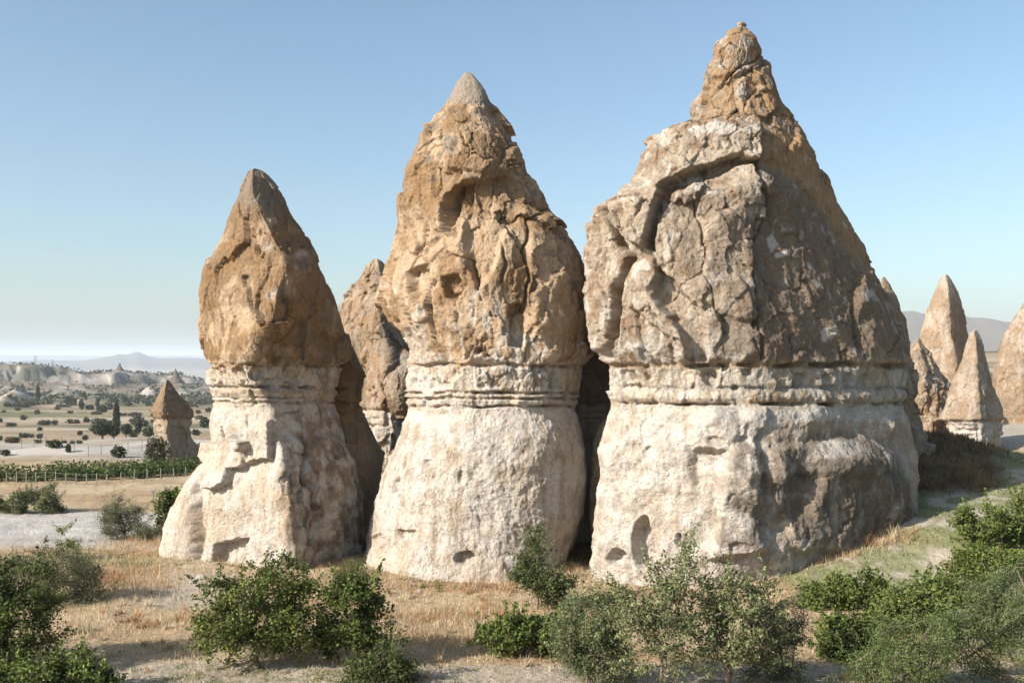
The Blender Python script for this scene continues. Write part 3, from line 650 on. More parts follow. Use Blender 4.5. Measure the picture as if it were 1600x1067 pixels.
# ---- right spire
def sculpt_right(p, U, V, fr, n):
    cap = 1 - ss(V, 560, 574); band = ss(V, 560, 574) * (1 - ss(V, 628, 640)); bs = ss(V, 630, 648)
    d = rough(p, 1.15)
    s1, e1 = slabs(p, 1.9, 21, aniso=(1, 1, .55)); s2, e2 = slabs(p, .75, 22, aniso=(1, 1, .6)); s3, _ = slabs(p, .32, 23, aniso=(1, 1, .7))
    rf = ss(U - (V - 300) * .12, 1180, 1230)
    d = d + .22 * fbm(p * .42 + 31, 3) * ss(V, 200, 260)
    d = d + cap * (1 - .4 * rf) * (.34 * s1 + .16 * s2 + .04 * s3)
    d = d + fr * plates(U, V, p, [([(1030, 218), (1060, 203), (1120, 186), (1158, 180), (1178, 192), (1182, 235), (1176, 252), (1150, 244), (1110, 258), (1064, 276), (1040, 292), (1024, 322), (1018, 350), (1008, 385), (978, 372), (960, 345), (985, 300), (1012, 250)], .62, 2.2),
                                  ([(1176, 252), (1150, 244), (1110, 258), (1064, 276), (1040, 292), (1024, 322), (1018, 350), (1008, 385), (1022, 392), (1026, 350), (1050, 305), (1078, 290), (1128, 275), (1150, 258)], -.55, 3),
                                  ([(1022, 330), (1060, 300), (1130, 268), (1170, 250), (1180, 300), (1196, 340), (1172, 378), (1168, 430), (1182, 500), (1150, 500), (1090, 470), (1060, 430), (1022, 392)], .18, 4),
                                  ([(1010, 400), (1024, 405), (1030, 430), (1016, 455), (1040, 490), (1066, 520), (1076, 562), (1060, 562), (1050, 530), (1020, 505), (985, 480), (990, 430)], .28, 3),
                                  ([(1030, 420), (1050, 440), (1090, 480), (1102, 510), (1106, 562), (1080, 562), (1072, 525), (1045, 490), (1024, 462)], -.5, 3),
                                  ([(1090, 90), (1130, 60), (1170, 50), (1190, 100), (1150, 118), (1110, 125)], .16, 4), ([(1150, 130), (1176, 108), (1196, 125), (1212, 165), (1200, 185), (1160, 180)], .22, 3),
                                  ([(1095, 130), (1150, 110), (1165, 120), (1150, 155), (1110, 190), (1085, 190)], -.05, 3)], 6)
    d = d + fr * cracks(U, V, p, [([(1170, 190), (1180, 235), (1176, 270), (1196, 310), (1194, 345), (1172, 378), (1168, 430), (1182, 490), (1190, 560)], 2.3, .45),
                                  ([(1140, 182), (1155, 172), (1170, 188)], 2.5, .45), ([(1080, 310), (1095, 350), (1105, 400)], 2, .2), ([(942, 318), (952, 345), (968, 385), (984, 402), (968, 440), (960, 480), (955, 520), (948, 556)], 5, 1.0),
                                  ([(1108, 150), (1150, 110), (1195, 85)], 1.8, .22), ([(1420, 480), (1395, 530), (1380, 560)], 2, .2)])
    d = d + strata(p, V, [(571, 4, -.26), (606, 3, -.10), (619, 7, .08), (631, 2.3, -.26)], 1) + band * (.05 * s2 + flutes(p, n, .6, .05) + bandwork(p, U, V, 67) * (1 - .7 * ss(U, 1150, 1230)))
    d = d + fr * band * holes(U, V, [(1110, 590, 14, 16, .35), (1150, 606, 7, 6, .2), (1168, 583, 10, 6, .2), (1250, 594, 13, 12, .2), (1290, 592, 9, 10, .18), (1322, 594, 11, 11, .2), (1350, 592, 8, 11, .14), (985, 606, 12, 7, .12)], p)
    s4, _ = slabs(p, .5, 24, aniso=(1, 1, .8))
    d = d + bs * (.06 * s1 + .03 * s2 + .03 * ridged(p * 2.4 + 4, 4))
    d = d + bs * .2 * fbm(p * .55 + 70, 3)
    d = d + fr * .30 * np.exp(-((U - 1330) / 36)**2 - ((V - 722) / 22)**2) + fr * .28 * np.exp(-((U - 1215) / 16)**2 - ((V - 735) / 40)**2) + fr * .18 * np.exp(-((U - 1390) / 30)**2 - ((V - 800) / 40)**2)
    rub = bs * ss(V, 690, 710) * ss(U, 1150, 1175); d = d - rub * .04 * s1; d = d + rub * (.05 * s4 + .06 * s2)
    d = d + fr * plates(U, V, p, [([(1080, 660), (1120, 640), (1160, 660), (1150, 690), (1120, 705), (1085, 700)], .28, 9), ([(1160, 640), (1196, 636), (1190, 670), (1170, 690), (1155, 680)], .22, 4),
                                  ([(1140, 700), (1175, 690), (1186, 740), (1176, 800), (1190, 860), (1110, 870), (1122, 800), (1130, 740)], .45, 9),
                                  ([(1186, 720), (1206, 700), (1350, 680), (1420, 720), (1440, 800), (1380, 860), (1240, 860), (1215, 790), (1198, 750)], .22, 7),
                                  ([(1205, 760), (1240, 740), (1280, 745), (1260, 800), (1230, 810)], -.3, 8), ([(1080, 700), (1130, 705), (1120, 760), (1085, 760)], -.3, 9)], 6)
    d = d + fr * holes(U, V, [(1005, 850, 20, 42, .75), (962, 872, 15, 14, .5), (1060, 842, 5, 12, .3), (1150, 850, 14, 8, .12), (1012, 705, 8, 12, .12), (1120, 690, 14, 8, .12)], p)
    a, b, c3 = fbm(p * .5 + 5, 4), fbm(p * 1.8 + 15, 4), fbm(p * np.array((3, 3, 1.0)) + 39, 3)
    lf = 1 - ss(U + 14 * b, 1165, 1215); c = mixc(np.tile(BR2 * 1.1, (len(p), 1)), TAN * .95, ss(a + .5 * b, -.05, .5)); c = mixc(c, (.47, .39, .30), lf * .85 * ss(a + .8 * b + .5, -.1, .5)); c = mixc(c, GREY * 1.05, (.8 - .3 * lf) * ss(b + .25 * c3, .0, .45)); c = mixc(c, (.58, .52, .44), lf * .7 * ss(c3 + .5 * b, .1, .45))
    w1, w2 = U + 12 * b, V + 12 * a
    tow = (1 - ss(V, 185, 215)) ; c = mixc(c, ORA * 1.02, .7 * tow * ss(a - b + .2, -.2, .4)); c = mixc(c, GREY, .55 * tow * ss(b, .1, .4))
    sd = poly_sd(w1, w2, [(1180, 250), (1240, 270), (1300, 350), (1350, 420), (1420, 560), (1130, 565), (1110, 500), (1165, 480), (1170, 380)]); c = mixc(c, LICH_SHADE * 1.45, .75 * (1 - ss(sd, -12, 12)) * ss(b + .9, .2, .9))  # dark flank: lichen, with part of the flank's shade painted in
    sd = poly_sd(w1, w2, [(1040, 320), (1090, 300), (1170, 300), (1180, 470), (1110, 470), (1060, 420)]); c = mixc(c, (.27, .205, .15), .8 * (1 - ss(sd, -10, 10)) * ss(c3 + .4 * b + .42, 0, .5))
    sd = poly_sd(w1, w2, [(1185, 190), (1262, 215), (1335, 365), (1370, 450), (1325, 390), (1290, 330), (1250, 285), (1180, 255)]); c = mixc(c, np.array((.40, .26, .14)), .9 * (1 - ss(sd, -8, 8)))
    for (cu, cv, ru, rv) in ((1208, 378, 9, 14), (1226, 398, 12, 7), (1125, 205, 42, 9), (1010, 408, 14, 12), (1348, 462, 10, 12), (1300, 525, 8, 12)):
        c = mixc(c, WHT * .98, .85 * ss(np.exp(-((w1 - cu) / ru)**2 - ((w2 - cv) / rv)**2) + .35 * c3, .3, .55))
    c = mixc(c, WHT * .95, .8 * ss(V + 20 * c3, 510, 556) * (1 - ss(w1, 1100, 1190)) * ss(a + c3 + .5, 0, .6)); c = mixc(c, WHT, .45 * ss(c3 + b, .45, .8))
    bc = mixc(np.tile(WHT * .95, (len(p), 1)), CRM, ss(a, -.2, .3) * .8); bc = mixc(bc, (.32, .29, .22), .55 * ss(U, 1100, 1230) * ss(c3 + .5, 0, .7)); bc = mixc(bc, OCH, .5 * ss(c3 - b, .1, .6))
    bc = mixc(bc, (.34, .33, .30), .7 * np.exp(-((V + 2 * b - 606) / 5)**2) * ss(U, 1000, 1100) * .8)
    bc = mixc(bc, OCH * .9, .8 * np.exp(-((V + 3 * b - 572) / 4.5)**2)); bc = mixc(bc, OCH, .4 * np.exp(-((V + 3 * b - 628) / 3)**2))
    k = join(p, V, 567, c3, b); c = c * (1 - k)[:, None] + bc * k[:, None]
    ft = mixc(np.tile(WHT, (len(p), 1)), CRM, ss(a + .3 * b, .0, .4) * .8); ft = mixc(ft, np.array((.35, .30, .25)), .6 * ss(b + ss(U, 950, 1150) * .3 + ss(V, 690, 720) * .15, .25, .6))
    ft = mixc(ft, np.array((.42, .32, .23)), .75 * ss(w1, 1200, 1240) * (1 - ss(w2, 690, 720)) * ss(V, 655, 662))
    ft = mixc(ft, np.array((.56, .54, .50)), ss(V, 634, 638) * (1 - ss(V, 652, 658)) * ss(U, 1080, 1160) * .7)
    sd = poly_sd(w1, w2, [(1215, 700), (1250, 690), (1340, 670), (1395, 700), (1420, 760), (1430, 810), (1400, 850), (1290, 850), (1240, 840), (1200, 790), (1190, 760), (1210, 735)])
    ft = mixc(ft, LICH_SHADE * 1.12, .92 * (1 - ss(sd, -12, 12)) * ss(b * .6 + c3 * .2 + .75, .0, .75))
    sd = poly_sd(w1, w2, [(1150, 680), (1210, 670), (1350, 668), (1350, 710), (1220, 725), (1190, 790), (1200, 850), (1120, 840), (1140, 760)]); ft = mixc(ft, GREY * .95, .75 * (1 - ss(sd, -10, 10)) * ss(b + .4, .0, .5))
    ft = mixc(ft, WHT * .9, .85 * np.clip(1.5 * np.exp(-((w1 - 1300) / 42)**4 - ((w2 - 702 + (U - 1300) * .12) / 13)**4), 0, 1))  # sunlit strip on top of the boss, painted in as a pale tone
    ft = weather(ft, p, V, 635, .6); ft = mixc(ft, TAN, .5 * ss(U, 1405, 1430))
    c = c * (1 - bs)[:, None] + ft * bs[:, None]
    return d, c
PR_T = [(-1.0, 0), (-.8, -.65), (-.3, -1.0), (0.05, -1.0), (.3, -.8), (.75, -.5), (1.0, 0.0), (.75, .8), (0, 1.05), (-.75, .85)]
def pr(sh, r=.0, f=-1.0, k=0.0):
    return [(-1.0, -.4), (-.97, -.62), (-.6, -.88), (-.22 + sh * .5, f), (.05 + sh, f + .05), (.42 + sh * .5, -.79 + r - .05 * k), (.9, -.26 + r - .14 * k), (1.0, .3 + r - .1 * k), (.6, 1.0), (-.5, .7)]
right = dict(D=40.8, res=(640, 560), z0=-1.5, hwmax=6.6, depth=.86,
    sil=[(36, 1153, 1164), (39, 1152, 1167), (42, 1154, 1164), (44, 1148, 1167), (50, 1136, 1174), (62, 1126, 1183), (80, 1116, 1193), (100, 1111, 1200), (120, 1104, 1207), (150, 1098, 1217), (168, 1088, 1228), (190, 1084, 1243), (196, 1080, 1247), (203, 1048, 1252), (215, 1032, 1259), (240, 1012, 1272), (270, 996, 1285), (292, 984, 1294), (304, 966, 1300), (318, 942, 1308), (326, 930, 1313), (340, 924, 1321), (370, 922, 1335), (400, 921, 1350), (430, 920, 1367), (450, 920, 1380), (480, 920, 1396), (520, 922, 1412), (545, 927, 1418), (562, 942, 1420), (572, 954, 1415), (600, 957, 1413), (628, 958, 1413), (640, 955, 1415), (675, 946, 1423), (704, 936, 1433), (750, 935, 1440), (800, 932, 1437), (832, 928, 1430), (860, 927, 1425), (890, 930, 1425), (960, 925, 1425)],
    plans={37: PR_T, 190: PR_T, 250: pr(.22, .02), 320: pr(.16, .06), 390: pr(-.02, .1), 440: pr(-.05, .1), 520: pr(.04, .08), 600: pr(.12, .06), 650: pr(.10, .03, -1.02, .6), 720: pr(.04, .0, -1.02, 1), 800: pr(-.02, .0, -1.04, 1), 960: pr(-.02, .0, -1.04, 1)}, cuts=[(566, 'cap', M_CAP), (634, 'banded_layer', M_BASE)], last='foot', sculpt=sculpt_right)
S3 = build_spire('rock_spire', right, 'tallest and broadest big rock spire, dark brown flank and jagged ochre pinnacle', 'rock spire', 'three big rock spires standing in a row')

def sculpt_gen(seed, white=.5, warm=0.0, brown=.5, vline=None, dark=0.0, dmp=1.0, slab=1.0):
    def f(p, U, V, fr, n):
        q = p + seed * 7.7
        s1, e = slabs(q, 1.6, seed); s2, e = slabs(q, .6, seed + 1)
        d = (rough(q, 1.3) + slab * (.30 * s1 + .11 * s2) + .3 * fbm(q * .35 + 5, 3) + slab * .10 * ridged(np.stack([q[:, 0] * 1.2, q[:, 1] * 1.2, q[:, 2] * .3], 1), 3)) * dmp
        a, b, c3 = fbm(q * .5, 4), fbm(q * 1.7, 4), fbm(q * np.array((2.6, 2.6, 1)), 3)
        c = mixc(np.tile(np.array((.37, .275, .19)), (len(p), 1)), np.array((.44, .34, .245)), ss(a + .4 * b, -.2, .3)); c = mixc(c, GREY * 1.1, .7 * ss(b, .0, .4)); c = mixc(c, TAN * .8, .35 * ss(c3 - a, .2, .6))
        c = mixc(c, BR * 1.25, warm * ss(a - b + .3, -.2, .4)); c = mixc(c, WHT * .95, white * ss(c3 + a, -.1, .5)); c = c * (1 - dark)
        if vline:
            k = ss(V + 3 * b, vline - 3, vline + 3); d = d - .16 * np.exp(-((V - vline) / 3)**2) - k * .1 + k * strata(p, V, [(vline + 14, 3, -.15), (vline + 24, 3, -.12)])
            ft = mixc(np.tile(WHT, (len(p), 1)), CRM, ss(a, -.2, .3)); ft = mixc(ft, OCH, .4 * ss(c3, .1, .4)); ft = ft * (1 - 1.6 * dark) * np.array((1, .93, .82) if dark > .2 else (1, 1, 1)); c = c * (1 - k)[:, None] + ft * k[:, None]
        return d, c
    return f
# thin pinnacle joined to the back of the tallest spire
build_spire('rear_pinnacle', dict(D=49, res=(300, 180), z0=.2, hwmax=3, sculpt=sculpt_gen(31, .1, dark=.05), last='rear_pinnacle', lastmat=M_CAP,
    sil=[(433, 1379, 1383), (445, 1374, 1391), (470, 1368, 1403), (500, 1362, 1413), (560, 1350, 1424), (600, 1350, 1430), (615, 1350, 1432), (625, 1350, 1427), (655, 1350, 1436), (690, 1345, 1452), (740, 1340, 1463), (790, 1335, 1462), (860, 1330, 1455)], plans={400: RND, 900: RND}), '', parent=S3)
# rock closing the cleft between the middle and the right spire
W = [(-1.0, 0), (-.95, -.8), (0, -1.0), (.95, -.8), (1.0, 0), (.75, .75), (0, 1.0), (-.75, .75)]
build_spire('rock_wall', dict(D=46.5, res=(240, 160), z0=-.2, hwmax=1.6, sculpt=sculpt_gen(41, .15, vline=632), last='wall_face', lastmat=M_CAP,
    sil=[(470, 880, 905), (480, 870, 980), (560, 865, 1000), (640, 860, 1000), (760, 855, 1000), (900, 850, 1000)], plans={400: W, 900: W}),
    'shaded brown rock wall closing the cleft between the middle and right big spires', 'rock')
build_spire('rock_pillar', dict(D=41.6, res=(200, 130), z0=-.4, sculpt=sculpt_gen(43, .8, slab=.5), last='pillar_face', lastmat=M_BASE,
    sil=[(655, 944, 952), (665, 936, 962), (690, 929, 970), (730, 924, 975), (780, 921, 975), (820, 923, 972), (850, 928, 970)], plans={400: RND, 900: RND}),
    'pale rounded rock buttress in the cleft, leaning on the left side of the tallest spire', 'rock')
# spire seen between the left and the middle one
build_spire('rock_spire', dict(D=56, res=(340, 240), z0=-.8, hwmax=3.3, sculpt=sculpt_gen(33, .25, vline=641, warm=.6, slab=1.3), cuts=[(641, 'cap', M_CAP)], last='foot', lastmat=M_BASE,
    sil=[(405, 583, 592), (409, 579, 598), (420, 572, 607), (440, 560, 618), (460, 545, 625), (475, 535, 640), (500, 525, 655), (560, 520, 670), (640, 520, 680), (700, 515, 690), (860, 500, 700)],
    plans={400: wedge(.1), 900: wedge(.1)}), 'brown-tipped rock spire standing behind the gap between the left and middle big spires', 'rock spire')
build_spire('boulder', dict(D=54, res=(160, 140), z0=4.85, hwmax=1.6, sculpt=sculpt_gen(35, .35, slab=.6), last='boulder_body', lastmat=M_CAP,
    sil=[(545, 626, 634), (550, 618, 640), (560, 605, 650), (580, 593, 655), (610, 588, 655), (628, 590, 655), (640, 597, 655), (646, 604, 650)], plans={400: RND, 900: RND}),
    'rounded grey boulder high against the left edge of the middle big spire', 'boulder')
# right-hand group
G = 'smaller rock cones on the right'
CONE = [(-1.0, .1), (-.8, -.6), (-.3, -1.0), (.25, -.95), (.5, -.7), (.85, -.3), (1.0, .25), (.7, .9), (0, 1.1), (-.7, .95)]
build_spire('rock_cone', dict(D=78, res=(300, 200), z0=1.5, hwmax=3, sculpt=sculpt_gen(51, .35, dmp=.8, slab=.4, warm=.25), last='cone_body', lastmat=M_CAP,
    sil=[(430, 1473, 1481), (434, 1470, 1484), (445, 1465, 1491), (465, 1457, 1500), (490, 1448, 1506), (520, 1440, 1512), (560, 1440, 1522), (600, 1445, 1530), (680, 1440, 1540), (720, 1438, 1545)], plans={400: wedge(.2), 900: wedge(.35)}),
    'tall smooth pale rock cone right of the tallest spire, rising behind two lower rocks', 'rock cone', G)
build_spire('rock_cone', dict(D=68, res=(240, 180), z0=1.5, hwmax=3, sculpt=sculpt_gen(53, .5, slab=1.7, warm=.5), last='cone_body', lastmat=M_CAP,
    sil=[(530, 1432, 1438), (536, 1427, 1441), (550, 1420, 1452), (580, 1415, 1468), (600, 1412, 1480), (640, 1415, 1490), (660, 1425, 1486), (700, 1420, 1490)], plans={400: CONE, 900: CONE}),
    'low broken slab-like rock leaning between the tallest spire and the smooth pale cone', 'rock cone', G)
build_spire('rock_cone', dict(D=62, res=(280, 200), z0=1.2, hwmax=2.2, sculpt=sculpt_gen(55, .35, vline=658, slab=.45, warm=.2), cuts=[(658, 'cap', M_CAP)], last='foot', lastmat=M_BASE,
    sil=[(516, 1521, 1526), (520, 1514, 1529), (530, 1511, 1534), (560, 1502, 1542), (600, 1488, 1553), (640, 1473, 1566), (655, 1468, 1568), (662, 1480, 1566), (695, 1482, 1566), (740, 1478, 1568)], plans={400: wedge(.1), 900: wedge(.25)}),
    'pointed rock cone with a small knob on its tip and a white undercut foot', 'rock cone', G)
build_spire('rock_cone', dict(D=75, res=(280, 200), z0=1.5, hwmax=3.5, sculpt=sculpt_gen(57, .4, slab=.5, warm=.3), last='cone_body', lastmat=M_CAP,
    sil=[(440, 1625, 1634), (450, 1616, 1640), (475, 1598, 1650), (500, 1583, 1660), (540, 1560, 1672), (580, 1551, 1685), (620, 1551, 1690), (655, 1560, 1690), (700, 1556, 1695)], plans={400: CONE, 900: CONE}),
    'large pale rock cone cut off by the right edge of the picture', 'rock cone', G)
# small capped hoodoo in the left middle distance
build_spire('hoodoo', dict(D=102, res=(220, 180), z0=-4.2, hwmax=3.3, sculpt=sculpt_gen(61, .0, vline=654, slab=.7, warm=.9, dark=.21), cuts=[(650, 'cap', M_CAP)], last='foot', lastmat=M_BASE,
    sil=[(594, 260, 263), (600, 256, 268), (612, 250, 278), (630, 241, 292), (642, 236, 301), (651, 240, 302), (656, 244, 301), (672, 243, 299), (684, 245, 299), (690, 247, 303), (705, 246, 308), (725, 243, 314), (760, 240, 318)],
    plans={400: wedge(-.4, r=.4), 900: wedge(-.45, r=.5)}), 'small lone hoodoo with brown pointed cap beside a dark bush, left middle distance', 'hoodoo')
# tiny far ones on the badlands skyline
GF = 'far hoodoos on the left skyline'
for (sil, D, lab, sd) in (([(567, 186, 188), (572, 183, 190), (578, 181, 194), (588, 178, 199)], 1830, 'tallest far hoodoo standing alone on the left skyline ridge', 1),
                          ([(577, 152, 155), (580, 150, 158), (586, 149, 160)], 1840, 'squat dark far knob on the skyline, right one of a close pair', 2), ([(578, 146, 149), (581, 143, 151), (587, 141, 150)], 1870, 'squat dark far knob on the skyline, left one of a close pair', 3),
                          ([(576, 273, 275), (582, 270, 279), (592, 266, 284), (597, 262, 289)], 1700, 'far pale pointed hoodoo just above the lone capped hoodoo', 4)):
    q = sil[-1]; build_spire('far_hoodoo', dict(D=D, center=0, res=(40, 40), z0=H - (q[0] + 8 - HV) / F * D, sculpt=lambda p, U, V, fr, n: (1.2 * fbm(p * .12, 3) - .6, np.tile(np.array((.13, .105, .08)), (len(p), 1))), heave=0, last='hoodoo_body', lastmat=M_FAR, sil=sil, plans={400: CONE, 900: CONE}), lab, 'hoodoo', GF)

# ------------------------------------------------------------------ foliage
def leaf_cloud(cent, size, col, jit=.25, up=.35, rs=None, asp=.62):
    """folded rhombus leaves at cent (n,3)"""
    n = len(cent); r = rs or rng
    nr = r.normal(size=(n, 3)); nr[:, 2] += up * 2; nr /= np.linalg.norm(nr, axis=1)[:, None]
    t = np.cross(nr, r.normal(size=(n, 3))); t /= np.linalg.norm(t, axis=1)[:, None] + 1e-9; b = np.cross(nr, t)
    sz = size * r.uniform(.6, 1.3, n)[:, None]
    V = np.stack([cent - t * sz * .5, cent + b * sz * asp * .5 + nr * sz * .12, cent + t * sz * .5, cent - b * sz * asp * .5 + nr * sz * .12], 1).reshape(-1, 3)
    Fq = np.arange(4 * n).reshape(n, 4)
    c = np.asarray(col)[None] * (1 + jit * r.normal(size=(n, 1))) if np.ndim(col) == 1 else col * (1 + jit * r.normal(size=(n, 1)))
    c = c * (1 + .08 * r.normal(size=(n, 3)))
    return V, Fq, np.repeat(np.clip(c, .01, .8), 4, 0)
def skeleton(base, tips, trunk_top, r0, rs):
    """attach each tip to the nearest node of the growing skeleton"""
    nodes = [np.array(base, float)]; par = [-1]
    for k in range(1, 5):
        f = k / 4; nodes.append(base + (trunk_top - base) * f + rs.normal(size=3) * (.04 if k < 4 else 0) * np.linalg.norm(trunk_top - base)); par.append(k - 1)
    order = np.argsort(np.linalg.norm(tips - trunk_top, axis=1))
    for i in order:
        N = np.array(nodes); d = np.linalg.norm(N - tips[i], axis=1) + .25 * np.linalg.norm(N - base, axis=1) * 0
        d[:3] += 2.5; j = int(np.argmin(d)); L = d[j] if j >= 3 else np.linalg.norm(N[j] - tips[i]); st = max(1, int(L / .35)); prev = j
        for s in range(1, st + 1):
            f = s / st; q = N[j] * (1 - f) + tips[i] * f + rs.normal(size=3) * .03 * (s < st); q[2] += .05 * math.sin(f * math.pi) * L
            nodes.append(q); par.append(prev); prev = len(nodes) - 1
    w = np.ones(len(nodes))
    for k in range(len(nodes) - 1, 0, -1): w[par[k]] += w[k]
    rad = r0 * np.sqrt(w / w[0]); rad = np.maximum(rad, .011)
    return [(nodes[par[k]], nodes[k], rad[par[k]], rad[k]) for k in range(1, len(nodes))], nodes

def shrub(name, base, blobs, n_clump, per, leaf, col, label, cat, seed, r0=.06, clump=.17, trunk_h=.35, stems=1, up=.35, col2=None, asp=.62, group=None, hollow=.55, trunk=True, twigs=0, dense=1.0, shoots=None):
    """blobs: ellipsoids (dx, dy, z, rx, ry, rz) relative to the base that make up the crown"""
    rs = np.random.default_rng(seed); root = thing(name, base, label, cat, group)
    B = np.array(blobs, float); vol = B[:, 3] * B[:, 4] * B[:, 5]; which = rs.choice(len(B), n_clump, p=vol / vol.sum())
    dirs = rs.normal(size=(n_clump, 3)); dirs /= np.linalg.norm(dirs, axis=1)[:, None]; rad = rs.uniform(hollow, 1.0, n_clump)**.6
    bump = 1 + .34 * noise(dirs * 2.3 + seed) + .12 * rs.normal(size=n_clump)
    tips = B[which, :3] + dirs * B[which, 3:] * (rad * bump)[:, None]; tips[:, 2] = np.maximum(tips[:, 2], .08)
    per = int(per * 1.5 * dense); leaf = leaf * 1.08; asp = max(asp, .45)
    kp = noise(tips * 1.7 + seed * 3.1) > -.17; tips, dirs = tips[kp], dirs[kp]; n_clump = len(tips)
    cl = np.repeat(tips, per, 0); k = len(cl); cr = clump * rs.uniform(.6, 1.35, n_clump).repeat(per)
    off = rs.normal(size=(k, 3)) * np.array((1, 1, .8)); P = cl + off * cr[:, None] * .75
    P[:, 2] = np.maximum(P[:, 2], .03)
    tone = rs.uniform(.72, 1.28, n_clump).repeat(per)[:, None]
    ns = n_clump // 3 if shoots is None else shoots; sp_ = []
    for t in range(ns):
        i = rs.integers(n_clump); dr = dirs[i] * .7 + np.array([0, 0, .55]) + rs.normal(size=3) * .25; dr /= np.linalg.norm(dr); L = rs.uniform(.25, .8) * min(1, B[:, 5].max() / .8 + .2)
        m = int(L * 60); tt_ = rs.random(m)[:, None]; sp_.append(tips[i] + dr * L * tt_ + rs.normal(size=(m, 3)) * (.045 * (1.2 - tt_) + .01))
    if sp_: sp_ = np.concatenate(sp_); sp_[:, 2] = np.maximum(sp_[:, 2], .03)
    cc = np.asarray(col)[None] * tone
    if col2 is not None: cc = np.where((rs.random(n_clump) < .35).repeat(per)[:, None], np.asarray(col2)[None] * tone, cc)
    if len(sp_): P = np.concatenate([P, sp_]); cc = np.concatenate([cc, np.tile(np.asarray(col) * 1.15, (len(sp_), 1))])
    V, Fq, c = leaf_cloud(P, leaf, cc, rs=rs, up=up, asp=asp)
    obj('crown', mesh_np('crown', V, Fq, c, smooth=False), M_LEAF, root)
    if trunk:
        segs = []; sub = tips[rs.permutation(n_clump)[:min(n_clump, 150)]]; cz = B[:, 2].mean()
        for s in range(stems):
            o = np.array([rs.normal() * .12 * (stems > 1), rs.normal() * .12 * (stems > 1), -.15]); mine = sub[s::stems]
            if not len(mine): continue
            c0 = mine.mean(0); tt = np.array([o[0] + (c0[0] - o[0]) * .35, o[1] + (c0[1] - o[1]) * .35, trunk_h])
            sg, nd = skeleton(o, mine, tt, r0 / math.sqrt(stems), rs); segs += sg
        for t in range(twigs):
            q = tips[rs.integers(n_clump)]; e = q + np.array([rs.normal() * .25, rs.normal() * .25, rs.uniform(.2, .6)]); segs.append((q, e, .01, .004))
        Vt, Ft = tube_mesh(segs, 5); obj('trunk' if stems == 1 else 'stems', mesh_np('trunk', Vt, Ft), M_BARK, root)
    return root
AP = (.115, .145, .034); AP2 = (.185, .215, .055); DK = (.085, .105, .03); GG = (.175, .21, .09); VINE = (.135, .175, .04); OLV = (.20, .215, .12)

def S(u, v): return ground_at(u, v)
def m_(pxs, D): return pxs * D / F       # pixels to metres at depth D

def shrub_px(name, u, vb, blobs_px, ry=1.0, **kw):
    """blobs given in photo pixels (u, v, ru, rv) and standing on the ground at (u, vb)"""
    b = S(u, vb) if 'D' not in kw else on_ground(u, kw.pop('D')); D = b[1]
    bl = [((bu - u) / F * D, (i % 3 - 1) * .15, H - (bv - HV) / F * D - b[2], ru / F * D, max(ru, rv) * .8 * ry / F * D, rv / F * D) for i, (bu, bv, ru, rv) in enumerate(blobs_px)]
    return shrub(name, b, bl, **kw)

shrub_px('apricot_tree', 398, 1046, [(400, 950, 70, 65), (350, 985, 50, 35), (440, 905, 45, 35), (460, 960, 42, 55), (345, 930, 25, 30), (325, 1000, 25, 14)], n_clump=330, per=42, leaf=.085, col=AP, col2=AP2, label='spreading green apricot tree with a short dark trunk, in front of the left big spire', cat='tree', seed=1, r0=.11, clump=.17, trunk_h=.75)
shrub_px('vine_bush', 545, 1035, [(548, 950, 42, 48), (575, 985, 32, 45), (520, 1000, 30, 35), (570, 918, 26, 16)], n_clump=210, per=42, leaf=.095, col=VINE, col2=DK, label='upright leafy bush touching the right side of the apricot tree', cat='bush', seed=2, r0=.06, trunk_h=.3, stems=3)
shrub_px('dark_bush', 600, 1066, [(590, 1048, 55, 22), (640, 1055, 25, 14), (615, 1015, 22, 18)], n_clump=110, per=36, leaf=.08, col=DK, col2=AP, label='low dark weedy bush at the bottom edge, below the upright leafy bush', cat='bush', seed=3, trunk_h=.15, stems=3)
shrub_px('left_edge_tree', 12, 1050, [(30, 970, 62, 62), (60, 920, 42, 40), (0, 920, 45, 45), (20, 1020, 40, 22), (-40, 960, 50, 70), (85, 905, 22, 18)], n_clump=420, per=40, leaf=.085, col=DK, col2=AP, label='dark green tree cut off by the left edge of the picture', cat='tree', seed=4, r0=.12, trunk_h=.8).name = 'fruit_tree'
shrub_px('tamarisk_bush', 75, 940, [(80, 885, 60, 28), (40, 905, 50, 30), (122, 905, 36, 36), (105, 928, 56, 26), (20, 895, 30, 25), (142, 918, 32, 28), (110, 880, 30, 24)], n_clump=520, per=55, leaf=.05, col=(.18, .195, .115), col2=DK, asp=.3, label='big grey-green bush with feathery leaves behind the left edge tree', cat='bush', seed=5, trunk_h=.4, stems=4)
shrub_px('sapling', 105, 872, [(103, 850, 14, 16), (112, 858, 14, 10), (95, 830, 7, 10)], n_clump=46, per=26, leaf=.075, col=AP2, label='small bright sapling between the big feathery bush and the grey field', cat='sapling', seed=6, r0=.03, clump=.12, trunk_h=.3)
shrub_px('willow_bush', 195, 842, [(192, 808, 30, 30), (185, 795, 20, 20), (210, 815, 22, 24), (175, 815, 15, 22)], n_clump=260, per=60, leaf=.06, col=OLV, col2=(.07, .08, .045), asp=.3, label='round silvery bush at the edge of the grey field left of the left big spire', cat='bush', seed=7, trunk_h=.4, stems=3)
shrub_px('low_bush', 232, 845, [(232, 830, 20, 13), (218, 835, 14, 9), (246, 836, 8, 8)], n_clump=70, per=50, leaf=.06, col=(.14, .15, .08), asp=.4, label='low dark bush tucked between the round silvery bush and the left big spire', cat='bush', seed=8, trunk_h=.2, stems=3)
